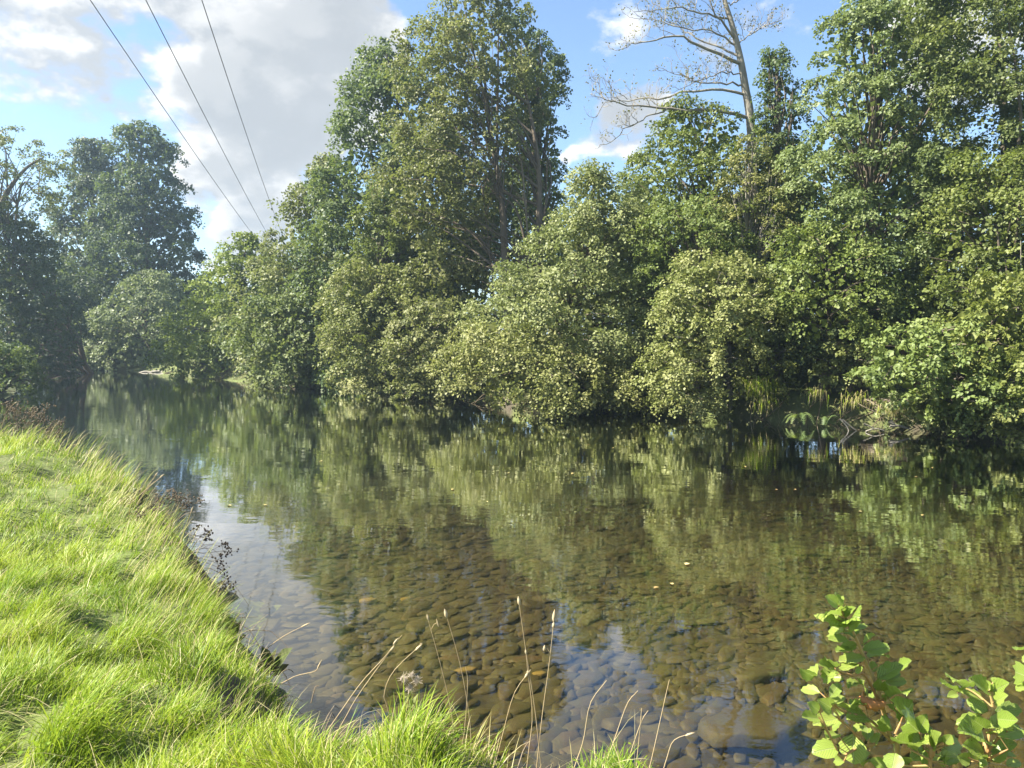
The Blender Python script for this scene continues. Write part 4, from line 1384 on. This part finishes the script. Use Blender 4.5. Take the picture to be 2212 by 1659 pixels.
# dock leaves hanging at the water's edge
for k, (px, py, D_, lv, lab) in enumerate([
    (505, 1395, 5.75, [(500, 1395, 515, 1350), (500, 1392, 470, 1360), (510, 1395, 525, 1375), (505, 1400, 520, 1395), (500, 1385, 480, 1345), (495, 1390, 505, 1368)], 'dark dock leaves over the water, upper clump'),
    (590, 1455, 5.05, [(585, 1450, 570, 1405), (590, 1450, 622, 1405), (590, 1455, 600, 1425), (580, 1460, 560, 1430), (590, 1460, 615, 1440), (585, 1455, 592, 1412), (580, 1455, 572, 1440)], 'dark dock leaves over the water, lower clump')]):
    b = P(px - 25, py + 25, D_ - .1)
    rt = empty('dock_plant', (b[0], b[1], gzp(b[0], b[1])), lab, 'dock', 'dock plants at the water edge')
    mb = MB()
    for (x0, y0, x1, y1) in lv:
        a, c = P(x0, y0, D_), P(x1, y1, D_ + ru.normal(0, .05))
        root = np.array([b[0], b[1], rt.location.z])
        mb.tube(spline([root, (root + a) / 2 + np.array([0, 0, .06]), a], 6), .003, 4, .4)
        ll = np.linalg.norm(c - a) + .03
        link('leaf', leaf_mesh('dock_leaf', np.array([a]), np.array([c - a]), np.array([[-.5, -.6, .6]]) + ru.normal(0, .2, (1, 3)), np.array([ll]), np.array([ll * .42]), np.array([ru.uniform(.1, 1)]), True), M['dock'], rt)
    mb.build('stem', M['twig'], rt)

# ------------------------------------------------------------------ alder saplings by the camera
rl = np.random.default_rng(17)


def alder_leaf_mesh(seed):
    r = np.random.default_rng(seed)
    rowsN = 9
    ts = np.linspace(0, 1, rowsN)
    prof = np.array([0.02, .27, .40, .46, .47, .44, .36, .23, .05]) * r.uniform(.9, 1.08)
    V, F = [], []
    fold = r.uniform(.14, .42)
    bend = r.uniform(-.25, .12)
    tw = r.normal(0, .12)
    for i, t in enumerate(ts):
        for j, s in enumerate((-1, -.5, 0, .5, 1)):
            wv = prof[i] * (1 + (.035 if i % 2 else -.03) * abs(s) + r.normal(0, .02))
            x = s * wv
            zc = abs(s) * prof[i] * fold + (.035 if i % 2 else -.035) * abs(s) + bend * (t - .3) ** 2 + tw * s * (t - .5) * .5 + r.normal(0, .008)
            V.append((x, t + .02 * abs(s) * (1 if i % 2 else -1) - .06 * s * s * (t < .2) + (.05 * s * s if t < .15 else 0), zc))
    for i in range(rowsN - 1):
        for j in range(4):
            a = i * 5 + j
            F.append((a, a + 1, a + 6, a + 5))
    me = np_mesh('alder_leaf', np.array(V), [np.array(F)], None, True)
    me.materials.append(M['sapling'])
    return me


LEAFM = [alder_leaf_mesh(s) for s in range(40, 48)]
K = .885 / 3.4933


def C2(cx, cy):
    """pixel of the 3.49x enlarged detail of the lower right corner -> pixel of the 2212-wide photo"""
    return (1900 + cx / 3.4933) * .8848, (1400 + cy / 3.4933) * .8848


def sapling(label, D, stems, leaves, root_c, r0=.0065):
    rx, ry = C2(*root_c)
    b = P(rx, ry, D)
    gz_ = gzp(b[0], D)
    rt = empty('alder_sapling', (b[0], D, gz_), label, 'sapling')
    mb = MB()
    allpts = []
    for k, st_ in enumerate(stems):
        pts = [P(*C2(a, c), D + dz_) for a, c, dz_ in st_]
        if k == 0:
            pts.insert(0, np.array([b[0], D, gz_ - .05]))
        c = spline(pts, 6 * len(pts))
        allpts.append(c)
        rr_ = r0 if k == 0 else r0 * .55
        mb.tube(c, np.linspace(rr_, rr_ * .35, len(c)), 6, rl.uniform(.4, .9))
    allp = np.concatenate(allpts)
    for (bx, by, tx, ty, wv) in leaves:
        dz_ = rl.normal(0, .03)
        a = P(*C2(bx, by), D)
        j = int(np.argmin(np.linalg.norm((allp - a) * np.array([1, .0, 1]), axis=1)))
        a = P(*C2(bx, by), allp[j][1] + rl.normal(0, .012))
        tip = P(*C2(tx, ty), a[1] + rl.normal(-.01, .035))
        yv = tip - a
        L = np.linalg.norm(yv)
        yv = yv / L
        # petiole
        if np.linalg.norm(allp[j] - a) > .004:
            mb.tube(np.array([allp[j], (allp[j] + a) / 2, a]), .0013, 4, .7)
        view = -ray(*C2(bx, by))
        view /= np.linalg.norm(view)
        nn = view * .75 + np.array([-.40, 0, .55]) + rl.normal(0, .28, 3)
        xv = np.cross(yv, nn)
        xv /= np.linalg.norm(xv)
        zv = np.cross(xv, yv)
        L *= .95
        wreal = max(wv * D / FPX * .8848 / 3.4933 * 1.04, .54 * L)
        wreal = min(wreal, 1.0 * L)
        o = bpy.data.objects.new('leaf', LEAFM[rl.integers(len(LEAFM))])
        col.objects.link(o)
        o.parent = rt
        m = Matrix(((xv[0], yv[0], zv[0], a[0]), (xv[1], yv[1], zv[1], a[1]), (xv[2], yv[2], zv[2], a[2]), (0, 0, 0, 1))) @ Matrix.Diagonal((wreal / .94, L, L * .85, 1))
        o.matrix_local = Matrix.Translation(-rt.location) @ m
    mb.build('stem', M['twig'], rt)
    return rt


main_leaves = [
    (510, 275, 395, 185, 80), (510, 275, 495, 162, 70), (515, 275, 545, 190, 62), (530, 350, 358, 335, 62), (560, 360, 655, 285, 75), (610, 405, 660, 335, 55),
    (500, 395, 380, 385, 55), (620, 420, 430, 435, 66), (640, 470, 765, 432, 60), (600, 480, 690, 385, 50), (560, 490, 465, 455, 52), (640, 540, 620, 465, 52),
    (600, 572, 415, 562, 80), (668, 600, 530, 645, 100), (720, 612, 825, 512, 60), (720, 655, 970, 635, 110), (770, 715, 945, 680, 66), (640, 645, 480, 672, 64),
    (745, 722, 500, 755, 120), (690, 775, 515, 850, 84), (660, 850, 725, 795, 74), (490, 800, 402, 728, 72), (510, 832, 328, 765, 64), (482, 820, 370, 920, 66),
    (560, 902, 410, 888, 62), (310, 880, 188, 822, 54), (322, 880, 300, 770, 92), (352, 1012, 175, 975, 80), (440, 1055, 530, 930, 84), (455, 1112, 568, 1050, 84),
    (350, 1172, 262, 1108, 74), (345, 1238, 190, 1222, 78), (505, 1240, 280, 1290, 90), (455, 1150, 350, 1080, 76), (850, 900, 1072, 765, 104), (870, 882, 1060, 845, 66),
    (1030, 802, 1150, 745, 62), (912, 930, 1110, 910, 84), (880, 1002, 860, 905, 84), (760, 1000, 690, 915, 92), (695, 930, 590, 960, 64), (945, 1052, 1090, 985, 74),
    (885, 1092, 930, 1035, 56), (740, 1112, 598, 1120, 104), (772, 1240, 560, 1240, 96), (545, 1270, 450, 1335, 112), (560, 1165, 470, 1205, 60), (1052, 1222, 960, 1110, 114),
    (1070, 1222, 1165, 1085, 90), (972, 1332, 872, 1240, 86), (985, 1405, 975, 1505, 54), (510, 1482, 280, 1525, 165), (640, 1372, 640, 1645, 215), (640, 1352, 735, 1290, 74),
    (625, 1342, 560, 1270, 84), (505, 1372, 402, 1420, 94), (790, 1472, 880, 1360, 88), (760, 1420, 760, 1300, 90), (560, 1602, 470, 1590, 56), (690, 1600, 785, 1530, 90), (720, 1640, 780, 1590, 60),
    (820, 840, 800, 740, 70), (905, 760, 960, 800, 70), (700, 1200, 660, 1120, 80), (840, 1060, 780, 1020, 70), (600, 1180, 620, 1100, 80), (850, 1330, 830, 1240, 80), (430, 880, 500, 870, 50)]
s1 = sapling('young alder shoot with pleated bright leaves and a curled brown leaf', 1.62,
             [[(1020, 1640, 0), (960, 1430, 0), (890, 1150, 0), (845, 980, 0), (760, 780, 0), (650, 520, -.02), (515, 275, -.03)],
              [(890, 1160, 0), (740, 870, -.02), (640, 870, -.04), (510, 830, -.06), (480, 800, -.06)],
              [(960, 1430, 0), (770, 1240, -.03), (560, 1180, -.05), (440, 1090, -.06), (370, 965, -.07), (312, 880, -.07)],
              [(960, 1440, 0), (700, 1480, -.04), (540, 1560, -.06), (490, 1480, -.08), (400, 1300, -.09), (345, 1225, -.09)],
              [(700, 1420, -.04), (620, 1330, -.06), (520, 1240, -.07)],
              [(890, 1160, 0), (930, 1000, .05), (1000, 860, .06), (1040, 800, .06)],
              [(970, 1430, 0), (1030, 1300, .05), (1065, 1215, .05)]],
             main_leaves, (1060, 1900))
right_leaves = [
    (1790, 1010, 1640, 885, 140), (1570, 962, 1518, 868, 94), (1540, 1012, 1375, 935, 104), (1530, 1022, 1440, 1055, 66), (1745, 1062, 1560, 1000, 90), (1800, 1012, 1785, 905, 84),
    (1830, 1002, 1980, 935, 104), (1790, 1172, 1595, 1070, 116), (1842, 1100, 1950, 1035, 84), (1850, 1182, 2080, 1150, 126), (1752, 1242, 1500, 1290, 104), (1800, 1322, 1960, 1235, 110),
    (1822, 1352, 1980, 1280, 124), (1770, 1422, 1555, 1310, 150), (1762, 1532, 1575, 1450, 116), (1880, 1382, 2092, 1330, 114), (1792, 1502, 2042, 1440, 124), (1900, 1532, 2030, 1560, 94),
    (1640, 1602, 1520, 1550, 110), (1700, 1602, 1790, 1625, 94), (1950, 1642, 2080, 1595, 94), (1870, 1240, 2060, 1260, 110), (1760, 1320, 1640, 1230, 90), (1830, 1600, 1960, 1500, 110), (1760, 1640, 1650, 1540, 110), (1830, 930, 1870, 890, 60)]
sapling('alder shoot with broad leaves at the lower right corner', 1.50,
        [[(1760, 1700, 0), (1765, 1560, 0), (1800, 1380, 0), (1830, 1150, 0), (1800, 1000, 0)], [(1830, 1150, 0), (1690, 1030, .02), (1570, 965, .03)], [(1775, 1540, 0), (1880, 1400, -.03), (1960, 1340, -.04)],
         [(1765, 1600, 0), (1880, 1540, -.04), (1960, 1500, -.05)], [(1762, 1620, 0), (1680, 1600, -.02), (1620, 1570, -.03)]],
        right_leaves, (1750, 1950), .006)
mid_leaves = [
    (1250, 1452, 1085, 1425, 106), (1342, 1482, 1362, 1355, 106), (1130, 1462, 985, 1410, 94), (1252, 1502, 1120, 1590, 116), (1290, 1505, 1240, 1640, 150), (1000, 1532, 965, 1690, 150), (925, 1642, 775, 1590, 94),
    (1422, 1482, 1570, 1440, 94), (1405, 1602, 1300, 1570, 90), (1205, 1350, 1275, 1195, 90), (1232, 1352, 1305, 1305, 72), (1200, 1350, 1070, 1235, 80), (1380, 1460, 1270, 1370, 90), (1420, 1450, 1480, 1370, 90),
    (1380, 1560, 1530, 1560, 100), (1180, 1500, 1260, 1420, 90), (1450, 1640, 1560, 1600, 90), (1120, 1620, 1060, 1560, 90)]
sapling('low spreading alder shoot between the two taller shoots', 1.56,
        [[(1290, 1760, 0), (1320, 1560, 0), (1345, 1480, 0), (1400, 1440, 0)], [(1320, 1560, 0), (1240, 1480, .02), (1200, 1345, .03)], [(1310, 1600, 0), (1160, 1520, -.02), (1080, 1480, -.03)], [(1340, 1500, 0), (1420, 1470, 0), (1500, 1450, 0)], [(1300, 1640, 0), (1100, 1640, 0), (960, 1600, 0)]],
        mid_leaves, (1280, 1980), .005)
edge_leaves = [(2140, 642, 2015, 660, 66), (2135, 882, 1988, 830, 74), (2135, 962, 2010, 985, 84), (2150, 700, 2080, 760, 60), (2160, 1050, 2240, 960, 100), (2150, 800, 2260, 720, 100), (2150, 640, 2230, 560, 90), (2170, 1200, 2290, 1150, 120)]
sapling('alder twig with yellow tip leaves cut by the right edge', 1.45,
        [[(2190, 1700, 0), (2170, 1300, 0), (2150, 1000, 0), (2140, 800, 0), (2150, 640, 0)]], edge_leaves, (2200, 1950), .005)
# curled dead leaf on the main shoot
mb = MB()
p0 = C2(700, 1040)
c = spline([P(*C2(690, 1050), 1.60), P(*C2(740, 1090), 1.59), P(*C2(800, 1120), 1.585), P(*C2(870, 1118), 1.59), P(*C2(905, 1085), 1.60)], 13)
for side in (0, 1):
    pass
rad = np.interp(np.linspace(0, 1, 13), [0, .15, .5, .85, 1], [.002, .0085, .0125, .009, .002]) * (1 + .16 * np.where(np.arange(13) % 2, 1, -1))
mb.tube(c, rad, 7, .6)
tip = P(*C2(725, 1000), 1.6)
mb.tube(spline([c[2], (c[2] + tip) / 2, tip], 5), np.linspace(.005, .001, 5), 5, .8)
dlf = mb.build('dead_leaf', M['dead_leaf'], s1, smooth=False)
dlf['label'] = 'curled brown dead leaf'

# ------------------------------------------------------------------ the far bank's details
# grass tussock hanging on the bank
def tussock(label, px, py, D, n, Lm, spread, green, seed):
    r = np.random.default_rng(seed)
    c = P(px, py, D)
    root = empty('grass_tussock', (c[0], D, max(gzp(c[0], D), 0)), label, 'grass tussock', 'grass tussocks on the far bank')
    mb = MB()
    x = c[0] + r.normal(0, spread, n)
    y = D + r.normal(0, .12, n)
    z = c[2] + r.normal(0, spread * .5, n)
    for i in range(n):
        a = np.array([x[i], y[i], z[i]])
        az = r.uniform(0, 2 * math.pi)
        h = np.array([math.cos(az), -abs(math.sin(az)), 0])
        L = Lm * r.uniform(.6, 1.3)
        m1 = a + h * L * .35 + np.array([0, 0, L * .30])
        e = a + h * L * .6 + np.array([0, 0, -L * r.uniform(.1, .9)])
        s = np.cross(h, [0, 0, 1]) * .0045
        mb.add(np.array([a - s, a + s, m1 + s, m1 - s, e]), [np.array([[0, 1, 2, 3]]), np.array([[3, 2, 4]])], r.uniform(.85, 1) if r.random() > green else r.uniform(.4, .8))
    mb.build('blades', M['grass'], root, smooth=False)


tussock('sunlit yellow green grass tussock on the far bank', 1640, 836, 22.3, 200, .46, .22, .8, 1)
tussock('dry straw tussock hanging below the yellow green one', 1650, 872, 22.0, 80, .36, .15, .5, 2)
tussock('brown hanging grass on the earth bank beside the ferns', 1760, 850, 21.9, 90, .36, .16, .35, 3)
tussock('brown grass curtain over the earth bank behind the sticks', 1850, 868, 21.1, 90, .36, .24, .4, 4)
tussock('thin dry grass at the right end of the earth bank', 1930, 890, 20.3, 120, .38, .22, .3, 5)


def fern(label, px, py, D, seed, n=9, Lm=.75):
    r = np.random.default_rng(seed)
    c = P(px, py, D)
    z = max(gzp(c[0], D), .05)
    root = empty('fern', (c[0], D, z), label, 'fern', 'ferns on the far bank')
    for k in range(n):
        az = r.uniform(math.pi * .95, math.pi * 2.05)
        h = np.array([math.cos(az), math.sin(az), 0])
        L = Lm * r.uniform(.7, 1.1)
        base = np.array([c[0], D, z])
        c_ = spline([base, base + h * L * .35 + np.array([0, 0, L * .62]), base + h * L * .8 + np.array([0, 0, L * .55]), base + h * L * 1.1 + np.array([0, 0, L * .12])], 16)
        mb = MB()
        mb.tube(c_, np.linspace(.006, .002, 16), 3, .6)
        s = np.cross(h, [0, 0, 1.0])
        for i in range(3, 16):
            wl = .17 * L * math.sin(math.pi * (i - 1) / 15) + .02
            t = (c_[min(i + 1, 15)] - c_[i - 1])
            t /= np.linalg.norm(t)
            for sg in (-1, 1):
                tipp = c_[i] + s * sg * wl + t * wl * .35 + np.array([0, 0, -wl * .2])
                mb.add(np.array([c_[i] - t * .017, c_[i] + t * .017, tipp]), [np.array([[0, 1, 2]])], r.uniform(.4, .9))
        mb.build('frond', M['fern'], root, smooth=False)


fern('fern with bright arching fronds beside the tussock', 1728, 878, 21.6, 2, 7, .52)
fern('smaller shaded fern right of the bright one', 1785, 888, 21.4, 4, 5, .38)

# driftwood
for k, (segs_, D_, lab) in enumerate([
    ([[(1815, 905), (1830, 922), (1834, 934)], [(1820, 906), (1842, 925), (1850, 930)]], 20.3, 'forked pale driftwood stick standing in the far shallows'),
    ([[(1866, 915), (1885, 924), (1893, 928)], [(1870, 932), (1890, 926), (1910, 930)]], 20.0, 'small driftwood stick beside the forked one'),
    ([[(1920, 912), (1935, 918), (1965, 927)], [(1922, 920), (1945, 920), (1962, 926)], [(1925, 908), (1932, 918), (1928, 924)]], 19.7, 'chunk of yellowish driftwood at the foot of the earth bank')]):
    mb = MB()
    for s_ in segs_:
        pts = []
        for (a, b_) in s_:
            p_ = P(a, b_, D_)
            pts.append(p_)
        mb.tube(spline(pts, 8), np.linspace(.022, .012, 8) * (1.5 if k == 2 else 1), 6, .7)
    o = mb.build('driftwood_stick', M['pale_bark'])
    tag(o, lab, 'driftwood', 'driftwood by the far bank')
# fallen log at the bend
lg = MB()
LD = 57.5
lg.tube(spline([P(300, 806, LD), P(312, 803, LD), P(326, 804.5, LD), P(340, 802.5, LD), P(356, 806, LD), P(390, 812, LD - 1)], 16), np.linspace(.07, .15, 16), 8, .7)
lg.tube(spline([P(334, 803, LD), P(329, 799, LD + .3), P(327, 795, LD)], 6), np.linspace(.06, .02, 6), 6, .7)
root = empty('fallen_log', tuple(P(340, 808, LD)), 'pale fallen log arching out of the water at the bend', 'log')
lg.build('log', M['pale_bark'], root)
lb = MB()
rr2 = np.random.default_rng(12)
for i in range(26):
    a = P(rr2.uniform(350, 400), rr2.uniform(803, 814), LD - 1 + rr2.normal(0, .4))
    lb.tube(np.array([a, a + rr2.normal(0, .5, 3) * np.array([1, 1, .35])]), .025, 4, .4)
tag(lb.build('broken_branches', M['brown_stalk'], root), kind='stuff')

# roots, snagged sticks and dead stems along the undercut of the far bank
rdb = np.random.default_rng(77)
db = MB()
fl = np.array(FAR[3:13])
for k in range(330):
    t = rdb.uniform(0, len(fl) - 1.001)
    a = fl[int(t)] + (fl[int(t) + 1] - fl[int(t)]) * (t % 1)
    nrm2 = np.array([-.67, -.74])
    p0 = np.array([*(a - nrm2 * rdb.uniform(-.2, .6)), rdb.uniform(.15, .8)])
    p1 = np.array([*(a + nrm2 * rdb.uniform(0, .8) + rdb.normal(0, .35, 2)), rdb.uniform(-.15, .12)])
    pm = (p0 + p1) / 2 + rdb.normal(0, .12, 3)
    db.tube(spline([p0, pm, p1], 5), rdb.uniform(.006, .022) * np.linspace(1, .5, 5), 3, rdb.uniform(.1, 1))
tag(db.build('bank_debris', M['brown_stalk']), 'roots and snagged sticks along the undercut far bank', 'debris', kind='stuff')

# dead stalks and roots hanging over the undercut of the near bank
nb_ = MB()
nl = np.array(NEAR[7:18])
for k in range(420):
    t = rdb.uniform(0, len(nl) - 1.001)
    a = nl[int(t)] + (nl[int(t) + 1] - nl[int(t)]) * (t % 1)
    L = rdb.uniform(.12, .38)
    n2 = np.array([.80, .60]) if a[1] > 4 else np.array([.35, .93])
    p0 = np.array([*(a - n2 * rdb.uniform(.0, .22)), rdb.uniform(.15, .55)])
    d = np.array([*(n2 * rdb.uniform(.2, 1.0) + rdb.normal(0, .45, 2)), rdb.uniform(-.9, .5)])
    d /= np.linalg.norm(d)
    p1 = p0 + d * L * .5 + rdb.normal(0, .02, 3)
    p2 = p0 + d * L + np.array([0, 0, -.3 * L])
    nb_.tube(spline([p0, p1, p2], 5), rdb.uniform(.0012, .0032) * np.linspace(1, .5, 5) * (1 + .06 * a[1]), 3, rdb.uniform(.2, 1))
tag(nb_.build('dead_stalks', M['brown_stalk']), 'tangle of dead stalks and roots along the rim of the near bank', 'dead stalks', kind='stuff')

# fallen leaves floating on the river
rf_ = np.random.default_rng(21)
FL = 'fallen leaves floating on the river'
spots = [(1095, 1022, 'pale floating leaf left of centre under the willow reflection'), (975, 1058, 'yellow floating leaf near the middle of the river'), (690, 997, 'yellow floating leaf below the tall tree reflection'),
         (500, 1092, 'floating leaf pair above the bright sky reflection'), (1240, 1022, 'yellow floating leaf, largest in mid river'), (2010, 1010, 'pale oval leaf floating far right'), (1975, 1030, 'yellow leaf floating right, below the sticks'), (1480, 1220, 'white speck of a leaf right of centre')]
for k in range(30):
    spots.append((rf_.uniform(180, 2150), 860 + 420 * rf_.random() ** 1.5, None))
spots[-1] = (1790, 1330, None)
for k, (px, py, lab) in enumerate(spots):
    d = ray(px, py)
    t = -(H - .006) / d[2]
    x, y = d[0] * t, d[1] * t
    if river_sd(np.array([x]), np.array([y]))[0] < .6:
        continue
    L = rf_.uniform(.035, .07) * (1.3 if lab else 1)
    me = leaf_mesh('floating_leaf', np.array([[0, 0, 0.]]), np.array([[math.cos(k), math.sin(k), .02]]), np.array([[.05, .05, 1.]]), np.array([L]), np.array([L * .7]), np.array([rf_.random()]), True)
    o = link('floating_leaf', me, M['yellow_leaf'])
    o.location = (x, y, .008)
    tag(o, lab or 'small pale fallen leaf floating on the open river', 'floating leaf', FL)

# ------------------------------------------------------------------ haze
if True:
    hz_m, n = new_mat('summer_haze')
    pv = n.n('ShaderNodeVolumePrincipled', None, Color=(.62, .82, 1.0, 1), Density=.0010, Anisotropy=.5)
    n.n('ShaderNodeOutputMaterial', None, Volume=pv.outputs[0])
    x0, x1, y0, y1, z0, z1 = -1000, 1000, -1000, 1600, -2.2, 27.0
    V = np.array([(x, y, z) for z in (z0, z1) for y in (y0, y1) for x in (x0, x1)], float)
    Fq = np.array([(0, 2, 3, 1), (4, 5, 7, 6), (0, 1, 5, 4), (2, 6, 7, 3), (0, 4, 6, 2), (1, 3, 7, 5)])
    hz_o = link('haze', np_mesh('haze', V, [Fq]), hz_m)
    tag(hz_o, kind='stuff')
print('leaves', TOTAL_LEAVES, 'stones', len(sx), 'tris', sum(len(p.vertices) - 2 for o in scene.objects if o.type == 'MESH' for p in o.data.polygons) if False else '')
